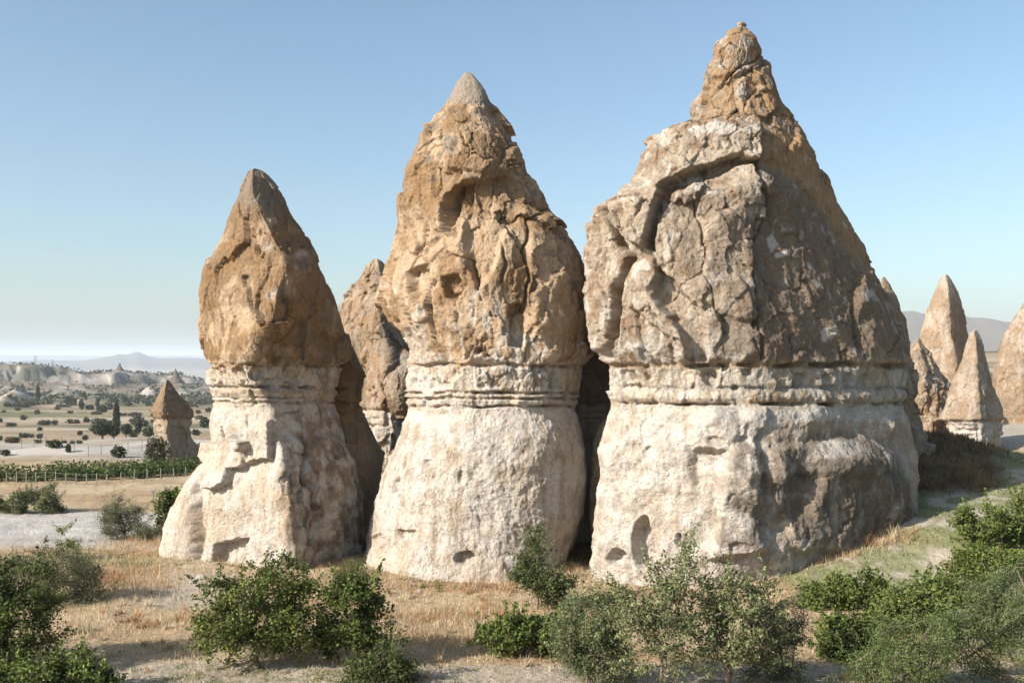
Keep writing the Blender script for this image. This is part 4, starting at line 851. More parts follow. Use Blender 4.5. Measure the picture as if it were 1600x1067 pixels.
shrub_px('round_bush', 38, 801, [(38, 784, 20, 17), (28, 790, 14, 10), (46, 778, 10, 12)], n_clump=150, per=42, leaf=.09, col=OLV, col2=AP, label='left one of two round bushes on the far edge of the grey field', cat='bush', seed=9, stems=3, group='two round bushes')
shrub_px('round_bush', 78, 802, [(76, 782, 18, 18), (88, 790, 14, 12), (66, 776, 9, 12)], n_clump=150, per=42, leaf=.09, col=OLV, col2=AP, label='right one of two round bushes on the far edge of the grey field', cat='bush', seed=10, stems=3, group='two round bushes')
shrub_px('low_bush', 4, 800, [(4, 790, 14, 10), (-10, 786, 14, 12)], n_clump=60, per=36, leaf=.09, col=AP, label='low dark bush at the left edge, level with the two round bushes', cat='bush', seed=11, stems=2)
shrub_px('fig_bush', 268, 828, [(265, 780, 18, 14), (258, 800, 14, 18), (275, 790, 16, 22), (262, 815, 12, 10)], n_clump=110, per=36, leaf=.13, col=VINE, col2=DK, label='dark leafy fig-like bush emerging from behind the foot of the left big spire', cat='bush', seed=12, stems=2)
shrub_px('young_tree', 838, 952, [(835, 865, 22, 36), (842, 905, 38, 30), (880, 908, 22, 16), (820, 900, 26, 16), (832, 838, 10, 16), (855, 930, 30, 16)], n_clump=190, per=46, leaf=.08, col=(.12, .145, .06), col2=AP, label='upright young tree before the right edge of the middle big spire', cat='tree', seed=13, r0=.06, trunk_h=.6)
shrub_px('vine_bush', 815, 1024, [(800, 992, 36, 26), (850, 985, 34, 26), (765, 994, 24, 10), (870, 1000, 24, 22)], n_clump=190, per=34, leaf=.11, col=VINE, col2=AP, label='low bright vine sprawling left of the big foreground orchard trees', cat='bush', seed=14, stems=3, trunk_h=.2)
shrub_px('pear_shrub', 925, 1075, [(915, 1000, 42, 48), (940, 960, 36, 42), (900, 965, 24, 30), (950, 1030, 38, 32), (885, 1010, 16, 25)], n_clump=360, per=46, leaf=.06, col=GG, col2=(.13, .155, .07), asp=.5, label='dense grey-green shrub directly right of the low sprawling vine', cat='bush', seed=15, stems=5, trunk_h=.4)
shrub_px('plum_tree', 1045, 1085, [(1040, 940, 62, 45), (1075, 900, 36, 32), (1000, 960, 40, 45), (1060, 990, 50, 40), (1010, 885, 25, 25), (1030, 1035, 40, 25), (1060, 860, 30, 14)], n_clump=330, per=34, leaf=.075, col=(.23, .25, .12), col2=(.13, .155, .06), label='open-crowned orchard tree with thin grey stems in front of the tallest spire', cat='tree', seed=16, r0=.07, stems=3, trunk_h=1.1, clump=.13, twigs=24, dense=.5, shoots=150)
shrub_px('plum_tree', 1135, 1085, [(1140, 940, 50, 38), (1160, 975, 60, 45), (1195, 930, 28, 28), (1120, 1000, 44, 40), (1185, 1010, 40, 35), (1125, 890, 22, 22)], n_clump=300, per=34, leaf=.075, col=(.20, .225, .10), col2=(.11, .13, .05), label='twiggy orchard tree with a bent bare stem, right of the open-crowned one', cat='tree', seed=17, r0=.07, stems=3, trunk_h=1.0, clump=.13, twigs=24, dense=.5, shoots=150)
shrub_px('scrub_bush', 1225, 1060, [(1225, 985, 32, 35), (1215, 1025, 40, 28), (1245, 955, 18, 25), (1190, 1045, 25, 18)], n_clump=190, per=44, leaf=.055, col=(.17, .18, .10), col2=DK, asp=.45, label='dull green scrub bush on the right flank of the twiggy orchard tree', cat='bush', seed=18, stems=4)
shrub_px('vine_bush', 1325, 950, [(1300, 925, 40, 20), (1345, 918, 36, 22), (1270, 935, 22, 12), (1385, 925, 16, 14)], n_clump=190, per=36, leaf=.11, col=VINE, col2=AP, label='low dark vine alone on the green slope, below the tallest spire', cat='bush', seed=19, stems=4, trunk_h=.2)
shrub_px('vine_bush', 1400, 985, [(1400, 948, 40, 28), (1445, 935, 45, 25), (1490, 930, 38, 22), (1530, 935, 24, 16), (1370, 965, 24, 22)], n_clump=280, per=38, leaf=.11, col=VINE, col2=(.17, .205, .07), label='long vine mound stretching to the right in the middle of the green slope', cat='bush', seed=20, stems=5, trunk_h=.2)
shrub_px('vine_bush', 1320, 1030, [(1310, 990, 40, 25), (1350, 985, 36, 26), (1335, 1020, 50, 22)], n_clump=180, per=38, leaf=.10, col=VINE, col2=DK, label='lower left vine mound on the slope, beneath the long one', cat='bush', seed=21, stems=4, trunk_h=.2)
shrub_px('tamarisk_bush', 1420, 1085, [(1420, 1010, 60, 40), (1360, 1045, 40, 25), (1470, 1000, 45, 45), (1400, 1050, 60, 24)], n_clump=420, per=52, leaf=.05, col=(.155, .20, .07), col2=(.10, .13, .04), asp=.35, label='broad feathery bush along the bottom edge near the lower right corner', cat='bush', seed=22, stems=5)
shrub_px('tamarisk_bush', 1560, 1075, [(1560, 960, 45, 60), (1530, 1010, 45, 50), (1600, 940, 35, 60), (1590, 1030, 45, 40), (1545, 925, 28, 28)], n_clump=460, per=52, leaf=.05, col=(.16, .20, .08), col2=(.10, .13, .045), asp=.35, label='tall feathery grey-green bush filling the lower right corner', cat='bush', seed=23, stems=5)
shrub_px('vine_bush', 1545, 862, [(1530, 818, 38, 24), (1580, 808, 32, 26), (1600, 830, 28, 22), (1510, 838, 22, 14)], n_clump=230, per=36, leaf=.115, col=VINE, col2=(.18, .21, .07), label='bright vine at the right edge, directly below the pointed cone with a white foot', cat='bush', seed=24, stems=4, trunk_h=.2)
shrub_px('vine_bush', 1550, 905, [(1540, 875, 44, 20), (1590, 880, 32, 20), (1505, 885, 24, 12)], n_clump=190, per=36, leaf=.105, col=VINE, col2=AP2, label='flatter vine at the right edge, under the bright one', cat='bush', seed=25, stems=4, trunk_h=.2)
shrub_px('vine_bush', 90, 1085, [(60, 1060, 60, 20), (110, 1045, 36, 24), (150, 1058, 32, 14), (10, 1062, 30, 14)], n_clump=210, per=36, leaf=.10, col=(.19, .24, .06), col2=DK, label='bright low vine in the lower left corner', cat='bush', seed=26, stems=4, trunk_h=.15)

# dead shrub against the right spire
def dead_shrub():
    rs = np.random.default_rng(5); b = S(1130, 905); root = thing('dead_shrub', b, 'bare leafless grey shrub against the pale foot of the tallest spire', 'shrub'); segs = []
    def grow(p, d, L, r, k):
        q = p + d * L; segs.append((p, q, r, r * .7))
        if k == 0: return
        for _ in range(rs.integers(2, 4)):
            e = d + rs.normal(size=3) * .45; e[2] += .1; e /= np.linalg.norm(e); grow(q, e, L * rs.uniform(.6, .9), r * .62, k - 1)
    for s in range(5):
        d = np.array([rs.normal() * .4, rs.normal() * .3, 1.0]); d /= np.linalg.norm(d); grow(np.array([rs.normal() * .1, 0, -.05]), d, .62, .024, 4)
    V, Fq = tube_mesh(segs, 4); obj('branches', mesh_np('branches', V, Fq), M_TWIG, root)
dead_shrub()

# ---- tiny plants growing on the sunward edge of the tallest spire
for i, (u, v, r) in enumerate(((1247, 192, 4), (1263, 226, 5), (1268, 236, 4), (1317, 334, 3), (1345, 396, 4), (1357, 424, 3))):
    D = 41.6; q = px(u - 2, v + 3, D); rs = np.random.default_rng(80 + i)
    n = 14; an = rs.uniform(0, 6.28, n); rr = r / 4 * .1; tipp = np.stack([np.cos(an) * rr * rs.uniform(.3, 1, n), np.sin(an) * rr * rs.uniform(.3, 1, n), rs.uniform(.05, .17, n) * r / 4], 1)
    sd2 = np.stack([np.sin(an), -np.cos(an), 0 * an], 1) * .03; V = np.concatenate([[(0, 0, -.02)], tipp * .6 + sd2, tipp, tipp * .6 - sd2]); j = np.arange(n)
    Fq = np.stack([0 * j, 1 + j, 1 + n + j, 1 + 2 * n + j], 1); c = np.tile(np.array((.06, .055, .03)), (len(V), 1))
    o = obj('rock_plant', mesh_np('rock_plant', V, Fq, c, False), M_LEAF, None, q)
    tag(o, ['highest', 'second highest', 'third highest', 'fourth highest', 'second lowest', 'lowest'][i] + ' of the tiny dark plants on the tallest spire\'s right edge', 'plant', 'tiny plants rooted on the edge of the tallest spire')

# ------------------------------------------------------------------ grass
def blades(X, Y, h, col, w=.009, lean=.35, rs=rng):
    n = len(X); Z = ground_z(X, Y) - .01; a = rs.uniform(0, 2 * math.pi, n); ln = rs.normal(size=(n, 2)) * lean * h[:, None]
    b = np.stack([X, Y, Z], 1); t = np.stack([np.cos(a), np.sin(a), 0 * a], 1) * (w * rs.uniform(.7, 1.5, n))[:, None]
    tip = b + np.stack([ln[:, 0], ln[:, 1], h], 1)
    V = np.stack([b - t, b + t, tip], 1).reshape(-1, 3); c = col * (1 + .22 * rs.normal(size=(n, 1)))
    return V, np.arange(3 * n).reshape(n, 3), np.repeat(np.clip(c, .02, .8), 3, 0)
def uv_of(X, Y):
    z = ground_z(X, Y); return 800 + F * X / Y, HV + (H - z) * F / Y
def scatter(n, y0, y1, u0=-60, u1=1660, rs=rng):
    Y = y0 + (y1 - y0) * rs.random(n)**1.1; U = rs.uniform(u0, u1, n); return (U - 800) / F * Y, Y
def grass(name, n, y0, y1, keep, colf, hgt, label=None, **kw):
    X, Y = scatter(n, y0, y1); P = np.stack([X, Y, 0 * X], 1); u, v = uv_of(X, Y); k = rng.random(n) < keep(P, u, v)
    X, Y, P, u, v = X[k], Y[k], P[k], u[k], v[k]; h = hgt(P, u, v) * rng.uniform(.5, 1.3, len(X))
    V, Fq, c = blades(X, Y, h, colf(P, u, v), **kw)
    tag(obj(name, mesh_np(name, V, Fq, c, False), M_LEAF), label, 'grass', kind='stuff')
def slope_mask(P): return ss(P[:, 0] - (4.5 + (46 - P[:, 1]) * .42), -.3, .8)
def dry_keep(P, u, v):
    k = ss(fbm(P * .5, 3) + .55, 0, .7) * (1 - slope_mask(P)) * (1 - ss(v, 1032, 1042) * .75)
    k = k * (1 - .9 * np.exp(-((u - 300) / 85)**2 - ((v - 915) / 24)**2)) * (1 - .97 * (v < 858) * (u < 250) * (v > 800))
    return k
def dry_col(P, u, v):
    a, b = fbm(P * .22 + 3, 3), fbm(P * .8 + 8, 3); c = mixc(np.tile(np.array((.64, .51, .34)), (len(P), 1)), (.52, .34, .19), ss(a + .5 * b, .08, .4)); c = mixc(c, (.22, .24, .10), ss(b - a, .35, .6) * .6)
    m = np.exp(-((u - 215) / 70)**2 - ((v - 905) / 16)**2); return mixc(c, (.27, .25, .10), m * .6)
grass('dry_grass', 170000, 23.5, 58, dry_keep, dry_col, lambda P, u, v: .10 + .12 * ss(fbm(P * .35 + 2, 3), -.1, .4), 'short dry straw-coloured grass covering the ground before the spires')
def tall_keep(P, u, v):
    x, y = P[:, 0], P[:, 1]; m = np.exp(-((u - 1260) / 90)**2 - ((v - (872 - (u - 1260) * .17)) / 14)**2) * 1.6 + np.exp(-((u - 210) / 60)**2 - ((v - 905) / 15)**2) * .8 + np.exp(-((u - 1360) / 60)**2 - ((v - 845) / 8)**2)
    m = m + .8 * np.exp(-((u - 225) / 50)**2 - ((v - 850) / 7)**2) + .5 * np.exp(-((u - 720) / 110)**2 - ((v - 965) / 8)**2) + .4 * np.exp(-((u - 700) / 120)**2 - ((v - 1000) / 8)**2)
    return np.clip(m, 0, 1)
grass('tall_dry_grass', 260000, 25, 50, tall_keep, lambda P, u, v: mixc(np.tile(np.array((.58, .43, .26)), (len(P), 1)), (.50, .27, .115), ss(fbm(P * .9, 3), -.1, .4)), lambda P, u, v: .26 + .22 * ss(fbm(P * 1.4, 3), 0, .4), 'tall rust and straw grass tufts at the foot of the tallest spire', lean=.25)
grass('green_ground_cover', 130000, 24, 52, lambda P, u, v: slope_mask(P) * (1 - ss(P[:, 1], 41, 43.5) * ss(P[:, 0], 12, 14) * (1 - ss(u, 1540, 1590))) * ss(fbm(P * .7 + 5, 4) + .35 * fbm(P * 2.5 + 9, 3), -.15, .25) + .5 * ss(v, 1040, 1050) * ss(fbm(P * 1.1, 3), 0, .4) + .9 * np.exp(-((u - 150) / 110)**2 - ((v - 878) / 10)**2),
      lambda P, u, v: mixc(np.tile(np.array((.24, .28, .10)), (len(P), 1)), (.42, .41, .20), ss(fbm(P * 1.3, 3), -.1, .3)), lambda P, u, v: .08 + .07 * ss(fbm(P * .9, 3), 0, .4) + 0 * u, 'sparse green weeds over pale soil on the right slope', w=.02)
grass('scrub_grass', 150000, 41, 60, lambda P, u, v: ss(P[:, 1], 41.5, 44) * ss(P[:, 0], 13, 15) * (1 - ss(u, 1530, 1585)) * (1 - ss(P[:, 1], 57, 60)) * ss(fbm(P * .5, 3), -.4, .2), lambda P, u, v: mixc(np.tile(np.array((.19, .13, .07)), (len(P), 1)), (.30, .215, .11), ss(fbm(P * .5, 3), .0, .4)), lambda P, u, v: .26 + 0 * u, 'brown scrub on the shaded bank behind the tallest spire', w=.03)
def tufts(name, n, keep, colf, hgt, label, y0=24, y1=46, per=34):
    X, Y = scatter(n, y0, y1); P = np.stack([X, Y, 0 * X], 1); u, v = uv_of(X, Y); k = rng.random(n) < keep(P, u, v); X, Y, P = X[k], Y[k], P[k]; m = len(X)
    hh = hgt * rng.uniform(.5, 1.5, m); cc = colf(P, u[k], v[k]) * rng.uniform(.75, 1.25, (m, 1))
    X, Y = X.repeat(per) + rng.normal(size=m * per) * .05, Y.repeat(per) + rng.normal(size=m * per) * .05
    V, Fq, c = blades(X, Y, hh.repeat(per) * rng.uniform(.5, 1.2, m * per), cc.repeat(per, 0), w=.010, lean=.45)
    tag(obj(name, mesh_np(name, V, Fq, c, False), M_LEAF), label, 'grass', kind='stuff')
tufts('grass_tufts', 2600, lambda P, u, v: dry_keep(P, u, v) * ss(fbm(P * .6 + 14, 3), -.15, .25), lambda P, u, v: mixc(np.tile(np.array((.66, .54, .36)), (len(P), 1)), (.48, .28, .14), ss(fbm(P * .4 + 21, 3), .0, .25)), .24, 'taller straw and rust tufts standing in the dry grass')
def foot_band(u, v):
    f = np.interp(u, [240, 300, 400, 520, 560, 600, 720, 860, 925, 980, 1100, 1230, 1330, 1425], [903, 908, 910, 902, 905, 908, 914, 893, 890, 898, 900, 880, 860, 832]); return v - f
tufts('foot_weeds', 5000, lambda P, u, v: np.exp(-((foot_band(u, v) - 4) / 7)**2) * (u > 245) * (u < 1430) * ss(fbm(P * .8 + 2, 3), -.2, .15), lambda P, u, v: mixc(np.tile(np.array((.52, .37, .21)), (len(P), 1)), (.20, .21, .09), ss(fbm(P * 1.2 + 21, 3), .05, .25)), .22, 'dry weeds growing along the feet of the big spires', y0=32, y1=48)
tufts('tall_weeds', 2600, lambda P, u, v: np.clip(1.3 * np.exp(-((v - (866 - (u - 1260) * .2)) / 12)**2) * ss(u, 1120, 1180) * (1 - ss(u, 1410, 1440)), 0, 1), lambda P, u, v: mixc(np.tile(np.array((.66, .52, .34)), (len(P), 1)), (.56, .34, .18), ss(fbm(P * .8 + 21, 3), .0, .25)), .42, 'dense tall dry weeds along the shaded foot of the tallest spire', y0=34, y1=46)
def rubble():
    n = 2600; X, Y = scatter(n, 32, 48); u, v = uv_of(X, Y); P = np.stack([X, Y, 0 * X], 1); fb = foot_band(u, v)
    k = rng.random(n) < np.exp(-((fb - 5) / 9)**2) * (u > 245) * (u < 1430) * ss(fbm(P * .7 + 8, 3), -.35, .2); X, Y = X[k], Y[k]; Z = ground_z(X, Y); V, Fq, c = [], [], []
    for i in range(len(X)):
        r = .03 + .10 * rng.random()**3; d = rng.normal(size=(8, 3)) * .12 + np.array([(a, b, e) for a in (-1, 1) for b in (-1, 1) for e in (-1, 1)]) * .62; d[:, 2] *= .6
        V.append(d * r + (X[i], Y[i], Z[i] + r * .2)); Fq.append(np.array([(0, 1, 3, 2), (4, 6, 7, 5), (0, 4, 5, 1), (2, 3, 7, 6), (0, 2, 6, 4), (1, 5, 7, 3)]) + 8 * i); c.append(np.tile(CRM * rng.uniform(.7, 1.1), (8, 1)))
    tag(obj('rubble', mesh_np('rubble', np.concatenate(V), np.concatenate(Fq), np.concatenate(c), False), M_BASE), 'small pale rubble fallen along the feet of the big spires', 'rubble', kind='stuff')
rubble()
# weeds in the clefts
for (u, v, w, h, lab) in ((548, 900, 10, .55, 'dark tall weeds in the cleft between the left and middle big spires'), (905, 872, 22, .35, 'low green weeds in the cleft between the middle and tallest spires')):
    b = S(u, v); n = 900; X = b[0] + rng.normal(size=n) * w / F * b[1] * .6; Y = b[1] + rng.normal(size=n) * .5
    V, Fq, c = blades(X, Y, np.full(n, h) * rng.uniform(.5, 1.2, n), np.tile(np.array((.16, .15, .06)), (n, 1)), w=.02)
    tag(obj('weeds', mesh_np('weeds', V, Fq, c, False), M_LEAF), lab, 'weeds', kind='stuff')
# loose stones
def stone_mesh(seed):
    rs = np.random.default_rng(seed); th, ph = np.meshgrid(np.linspace(0, math.pi, 7), np.linspace(0, 2 * math.pi, 8, endpoint=False), indexing='ij')
    d = np.stack([np.sin(th) * np.cos(ph), np.sin(th) * np.sin(ph), np.cos(th) * .6], -1).reshape(-1, 3); d = d * (1 + .35 * noise(d * 1.7 + seed))[:, None]
    return mesh_np('stone', d, grid_faces(0, 6, 8), np.tile(WHT * .9, (56, 1)), False)
sm = [stone_mesh(k) for k in range(4)]
for i, (u, v, r, lab) in enumerate(((314, 905, 9, 'pale boulder at the foot of the left big spire, beside the notch'), (300, 912, 5, 'small pale stone left of the boulder at the foot of the left big spire'),
        (333, 914, 5, 'small pale stone right of the boulder at the foot of the left big spire'), (590, 915, 4, 'small pale stone by the left end of the foot of the middle big spire'), (1345, 893, 4, 'small pale stone on the green slope'), (360, 918, 3, 'tiny pale stone in the dry grass below the left big spire'), (655, 925, 4, 'small pale stone in the dry grass below the middle big spire'), (700, 918, 3, 'tiny pale stone close to the foot of the middle big spire'), (905, 900, 4, 'small pale stone on the reddish earth under the dark cleft'), (1240, 880, 5, 'pale stone half hidden in the tall dry grass'), (280, 935, 3, 'tiny pale stone on the bare path left of the apricot tree'))):
    b = S(u, v); s = r / F * b[1]; o = obj('stone', sm[i % 4], M_BASE, None, b + (0, 0, s * .25)); o.scale = (s, s, s); o.rotation_euler = (0, 0, i * 1.3); tag(o, lab, 'stone', 'loose stones at the foot of the spires')

# ------------------------------------------------------------------ vineyard and its fences
def on_line(u, v): return ground_at(u, v)
def vine_strip():
    rs = np.random.default_rng(12); P = []; 
    for row in range(4):
        for u in np.arange(-20, 345, .8):
            v = np.interp(u, [-20, 100, 180, 345], [744, 743, 741, 722]) - row * 5.2 + rs.normal() * .5
            D = 8.75 / ((v - HV) / F) if v > HV + 1 else 80
            D = float(np.clip(D, 60, 118)); x = (u - 800) / F * D
            k = .5 + .5 * math.sin(u * .31 + row * 2.1 + rs.normal() * .4)
            if u < 80 and row > 2 - (u > 30): continue
            if math.sin(u * .11 + row * 3.3) + math.sin(u * .043 + row) > 1.25: continue
            for q in range(7): P.append((x + rs.normal() * .25, D + rs.normal() * .35, max(0.05, rs.uniform(.1, .45 + .75 * k**2))))
    P = np.array(P); P[:, 2] += ground_z(P[:, 0], P[:, 1])
    V, Fq, c = leaf_cloud(P, .26, (.085, .12, .03), rs=rs, jit=.35); return V, Fq, c
V, Fq, c = vine_strip(); tag(obj('vineyard', mesh_np('vineyard', V, Fq, c, False), M_LEAF), 'strip of green vines behind the row of white posts', 'vineyard', kind='stuff')
def box(x0, x1, y0, y1, z0, z1):
    V = np.array([(x, y, z) for x in (x0, x1) for y in (y0, y1) for z in (z0, z1)], float)
    return V, np.array([(0, 1, 3, 2), (4, 6, 7, 5), (0, 4, 5, 1), (2, 3, 7, 6), (0, 2, 6, 4), (1, 5, 7, 3)])
def fence(name, pts, h, w, mat, label, wires=2):
    root = thing(name, pts[0], label, 'fence'); V, Fq = box(-w / 2, w / 2, -w / 2, w / 2, -.2, h); me = mesh_np('post', V, Fq, smooth=False)
    for p in pts: obj('post', me, mat, root, np.array(p) - np.array(pts[0]))
    for k in range(wires):
        z = h * (.9 - .4 * k); segs = [(np.array(a) - pts[0] + (0, 0, z), np.array(b) - pts[0] + (0, 0, z), .007, .007) for a, b in zip(pts[:-1], pts[1:])]
        V, Fq = tube_mesh(segs, 3); obj('wire', mesh_np('wire', V, Fq), M_WIRE, root)
    return root
fpts = [on_ground(u, 8.75 * F / (v + 1 - HV)) for u, v in ((10, 746), (26, 746), (41, 747), (56, 747), (71, 748), (87, 748), (103, 749), (119, 750), (135, 750), (151, 750), (167, 751), (189, 748), (210, 745), (230, 743), (251, 740), (271, 737), (290, 735))]
fence('vineyard_fence', fpts, .85, .06, M_POST, 'row of white concrete posts with wire along the front of the vine strip')
fpts = [on_ground(u, D) for u, D in ((34, 112), (53, 112), (72, 111), (96, 110), (116, 108), (138, 106), (158, 107), (180, 108), (200, 110), (222, 112))]
fence('wire_fence', fpts, 1.15, .045, M_DARKPOST, 'thin dark wire fence across the pale mounds behind the vine strip')
# cream marker post
b = ground_at(239, 782); root = thing('marker_post', b, 'short white marker post standing in the dry grass left of the fig-like bush', 'post')
V, Fq = box(-.03, .03, -.03, .03, -.1, .62); obj('post', mesh_np('post', V, Fq, smooth=False), M_POST, root)
V, Fq = box(-.12, .12, -.035, .035, .5, .64); obj('plate', mesh_np('plate', V, Fq, smooth=False), M_POST, root)

# ------------------------------------------------------------------ far trees
def far_tree(kind, u, v, pxw, pxh, label, group=None, cat='tree', seed=0, col=(.07, .08, .035), D=None):
    b = ground_at(u, v) if D is None else on_ground(u, D); D = b[1]; w, h = pxw / F * D, pxh / F * D; rs = np.random.default_rng(seed + 200)
    n = int(np.clip(pxw * pxh * 1.9, 70, 3000)); d = rs.normal(size=(n, 3)); d /= np.linalg.norm(d, axis=1)[:, None]; r = rs.uniform(.12, 1, n)**.45
    if kind == 'poplar': P = np.stack([d[:, 0] * r * w / 2, d[:, 1] * r * w / 2, (d[:, 2] * r * .5 + .52) * h], 1); P[:, :2] *= (1.1 - .75 * (P[:, 2:] / h))**.6 * 1.15
    else:
        bm = 1 + .3 * noise(d * 1.8 + seed); lo = .58 if cat == 'tree' else .45
        P = np.stack([d[:, 0] * r * bm * w / 2, d[:, 1] * r * bm * w / 2, np.maximum((d[:, 2] * r * bm * (1 - lo) + lo) * h, .03 * h)], 1)
    V, Fq, c = leaf_cloud(P, 3.0 / F * D, col, rs=rs, jit=.35)
    crown = (V, Fq, c)
    if cat == 'tree' and pxh > 12:
        root = thing(kind + '_tree', b, label, cat, group); obj('crown', mesh_np('crown', V, Fq, c, False), M_LEAF, root)
        Vt, Ft = tube_mesh([((0, 0, -.3), (0, 0, h * .5), w * .05 + .05, w * .03 + .03)], 6); obj('trunk', mesh_np('trunk', Vt, Ft), M_BARK, root); return root
    o = obj(kind + ('_tree' if cat == 'tree' else '_bush'), mesh_np('crown', V, Fq, c, False), M_LEAF, None, b); return tag(o, label, cat, group)
far_tree('poplar', 182, 682, 12, 56, 'tall dark poplar standing alone in the fields left of the small hoodoo', seed=1, col=(.05, .06, .03), D=345)
far_tree('round', 160, 686, 36, 28, 'dark round tree immediately left of the tall poplar', seed=2, col=(.045, .055, .022))
far_tree('round', 178, 686, 18, 20, 'smaller round tree hugging the foot of the tall poplar', seed=3, col=(.06, .07, .03))
far_tree('round', 197, 684, 18, 22, 'tapering green tree just right of the tall poplar', seed=4, col=(.055, .065, .03))
far_tree('poplar', 216, 680, 11, 30, 'short grey-green poplar halfway between the tall poplar and the hoodoo', seed=5, col=(.07, .08, .045))
far_tree('round', 208, 683, 14, 12, 'low bush between the tapering tree and the short poplar', cat='bush', seed=6)
far_tree('round', 232, 682, 20, 16, 'green bush left of the small hoodoo, near its cap shadow', cat='bush', seed=7, col=(.06, .08, .03))
far_tree('round', 245, 722, 38, 42, 'big dark bush leaning on the left foot of the small hoodoo', cat='bush', seed=8, col=(.075, .08, .04), D=97)
far_tree('round', 185, 714, 24, 18, 'round dark bush on the pale mound beyond the thin wire fence', cat='bush', seed=9, col=(.05, .06, .025), D=106)
far_tree('round', 85, 712, 24, 13, 'flat dark bush at the left end of the pale mound', cat='bush', seed=10, col=(.06, .07, .025), D=110)
far_tree('conifer', 107, 716, 9, 14, 'small pointed sapling right of the flat dark bush', cat='bush', seed=11, col=(.06, .08, .035), D=108)
far_tree('round', 320, 668, 16, 16, 'round tree between the hoodoo and the left big spire', cat='bush', seed=12, col=(.06, .08, .035))
far_tree('poplar', 59, 630, 7, 30, 'distant poplar standing apart at the far left', seed=13, col=(.06, .07, .04))
GP = 'row of small poplars in the far fields'; pl = ['leftmost', 'second', 'third', 'rightmost']
for i, u in enumerate((105, 109, 113, 118)): far_tree('poplar', u, 634, 5, 15 - i, pl[i] + ' of the tight row of four tiny poplars in the far fields', GP, seed=14 + i, col=(.06, .07, .04))
for i, (u, v, w, h, lab) in enumerate(((127, 640, 8, 17, 'tiny poplar right of the tight row of four'), (152, 637, 6, 16, 'tiny poplar above the tall poplar\'s left neighbour'), (159, 644, 18, 12, 'round far tree above the dark round tree'), (172, 640, 10, 9, 'small pale far tree left of the tall poplar tip'),
        (128, 637, 9, 10, 'low bush under the tiny poplar'), (140, 640, 14, 8, 'low far bush in the middle of the far fields'))):
    far_tree('poplar' if 'poplar' in lab[:12] else 'round', u, v, w, h, lab, seed=30 + i, col=(.06, .07, .04), cat='tree' if 'poplar' in lab[:12] else 'bush')
spots = [(58, 647, 9, 7), (37, 656, 9, 8), (110, 646, 8, 5), (70, 664, 22, 8), (86, 664, 10, 8), (110, 662, 12, 7), (120, 662, 9, 7), (135, 660, 11, 8), (18, 666, 18, 6), (62, 673, 9, 6), (62, 685, 10, 8), (20, 692, 26, 10), (38, 684, 18, 8), (0, 688, 8, 8), (50, 683, 8, 5), (125, 680, 9, 7), (133, 688, 10, 8), (155, 662, 26, 9), (170, 664, 14, 7), (215, 664, 24, 14), (225, 666, 16, 9), (240, 662, 12, 7), (200, 634, 14, 6), (232, 634, 12, 6), (12, 636, 12, 7), (35, 636, 30, 8), (48, 634, 16, 8), (310, 646, 10, 6), (326, 644, 10, 7), (312, 655, 16, 6), (8, 712, 16, 10), (0, 660, 8, 7), (190, 650, 20, 5), (210, 650, 26, 6), (100, 636, 24, 5), (306, 680, 14, 10), (312, 702, 16, 10), (60, 693, 12, 6), (113, 694, 10, 5), (124, 693, 10, 5), (75, 692, 8, 4), (100, 693, 9, 5), (150, 648, 18, 5), (245, 650, 8, 5), (28, 642, 10, 5), (5, 645, 8, 4), (90, 640, 10, 5)]
ORD = ['first', 'second', 'third', 'fourth', 'fifth', 'sixth', 'seventh', 'eighth', 'ninth']
bn = lambda v: 'farthest' if v < 641 else 'upper' if v < 657 else 'middle' if v < 672 else 'lower' if v < 690 else 'nearest'
sn = lambda u: 'at the left edge' if u < 55 else 'left of the tall poplar' if u < 165 else 'left of the small hoodoo' if u < 290 else 'right of the small hoodoo'
cells = {}
for sp in sorted(spots): cells.setdefault((bn(sp[1]), sn(sp[0])), []).append(sp)
i = 0
for (bv, su), lst in cells.items():
    for k, (u, v, w, h) in enumerate(lst):
        far_tree('round', u, v, w, h, (ORD[k] + ' dark bush from the left' if len(lst) > 1 else 'only dark bush') + ' in the %s row, %s' % (bv, su), 'bushes dotted over the distant fields', 'bush', 60 + i, (.075, .08, .042)); i += 1
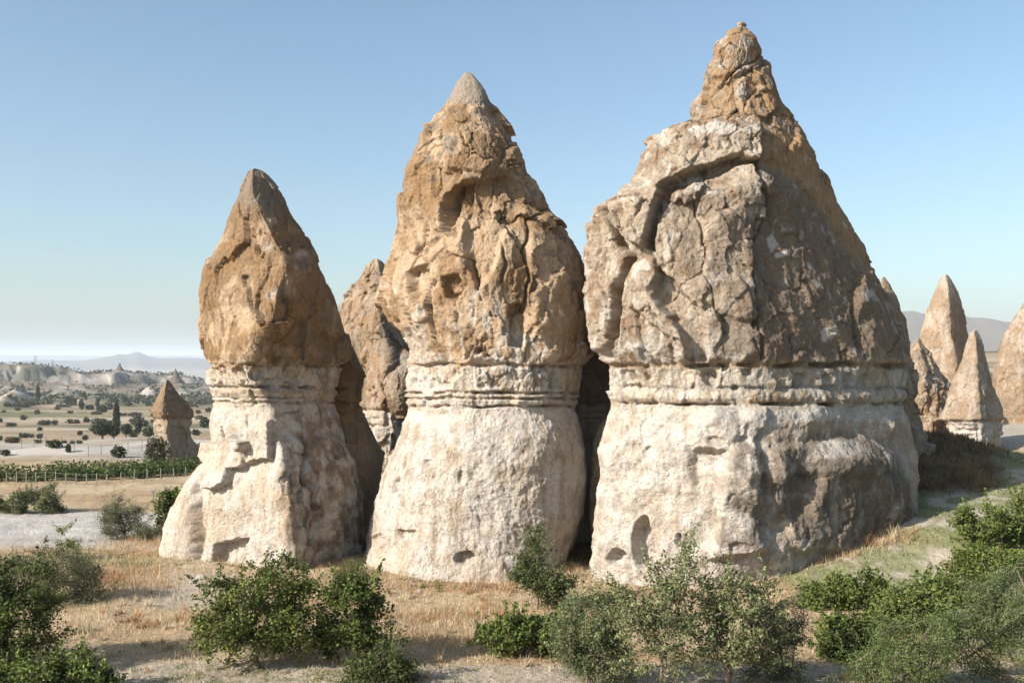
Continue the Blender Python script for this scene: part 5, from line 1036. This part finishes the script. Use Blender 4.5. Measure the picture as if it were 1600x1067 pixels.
# hedge belt below the badlands
rs = np.random.default_rng(3); n = 5000; uu = rs.uniform(-30, 345, n); vv = rs.choice([606, 612, 622, 628, 632], n) + rs.normal(size=n) * 1.0 + 2.5 * np.sin(uu * .05)
keep = (noise(np.stack([uu * .06, vv * .3, 0 * uu], 1)) > -.12); uu, vv = uu[keep], vv[keep]
Dd = np.interp(vv, [598, 614, 630, 655], [2300, 1500, 1000, 600]); X = (uu - 800) / F * Dd; P = np.stack([X, Dd, ground_z(X, Dd) + rs.uniform(.5, 5, len(X))], 1)
V, Fq, c = leaf_cloud(P, 5.0, (.065, .075, .042), rs=rs, jit=.3); tag(obj('far_wood', mesh_np('far_wood', V, Fq, c, False), M_LEAF), 'belt of dark trees and orchards under the far badlands', 'woodland', kind='stuff')
# pylons
for (u, v0, v1, lab) in ((55, 556, 580, 'left and taller of two faint pylons on the far left ridge'), (82, 562, 584, 'right and shorter of two faint pylons on the far left ridge')):
    D = 2050; b = px(u, v1, D); h = (v1 - v0) / F * D; root = thing('pylon', b, lab, 'pylon', 'two far pylons'); w = 3.0
    segs = [((sx * w, sy * w, -8), (sx * .6, sy * .6, h), .28, .2) for sx in (-1, 1) for sy in (-1, 1)]
    V, Fq = tube_mesh(segs, 4); obj('mast', mesh_np('mast', V, Fq), M_WIRE, root)
    segs = [((-4, 0, h * f), (4, 0, h * f), .3, .3) for f in (.75, .87, .98)]
    V, Fq = tube_mesh(segs, 4); obj('crossarm', mesh_np('crossarm', V, Fq), M_WIRE, root)

# ------------------------------------------------------------------ haze
hz_top, hz_bot = 330.0, -320.0
V, Fq = box(-32000, 32000, -3200, 44000, hz_bot, hz_top)
hz = bpy.data.materials.new('haze'); hz.use_nodes = True; nt = hz.node_tree; nt.nodes.remove(nt.nodes['Principled BSDF'])
pv = nt.nodes.new('ShaderNodeVolumePrincipled'); pv.inputs['Color'].default_value = (.80, .90, 1, 1); pv.inputs['Density'].default_value = 0.00007; pv.inputs['Anisotropy'].default_value = 0.0
nt.links.new(pv.outputs[0], nt.nodes['Material Output'].inputs['Volume'])
tag(obj('haze', mesh_np('haze', V, Fq, smooth=False), hz), 'thin pale blue haze over the whole valley', 'haze', kind='stuff')
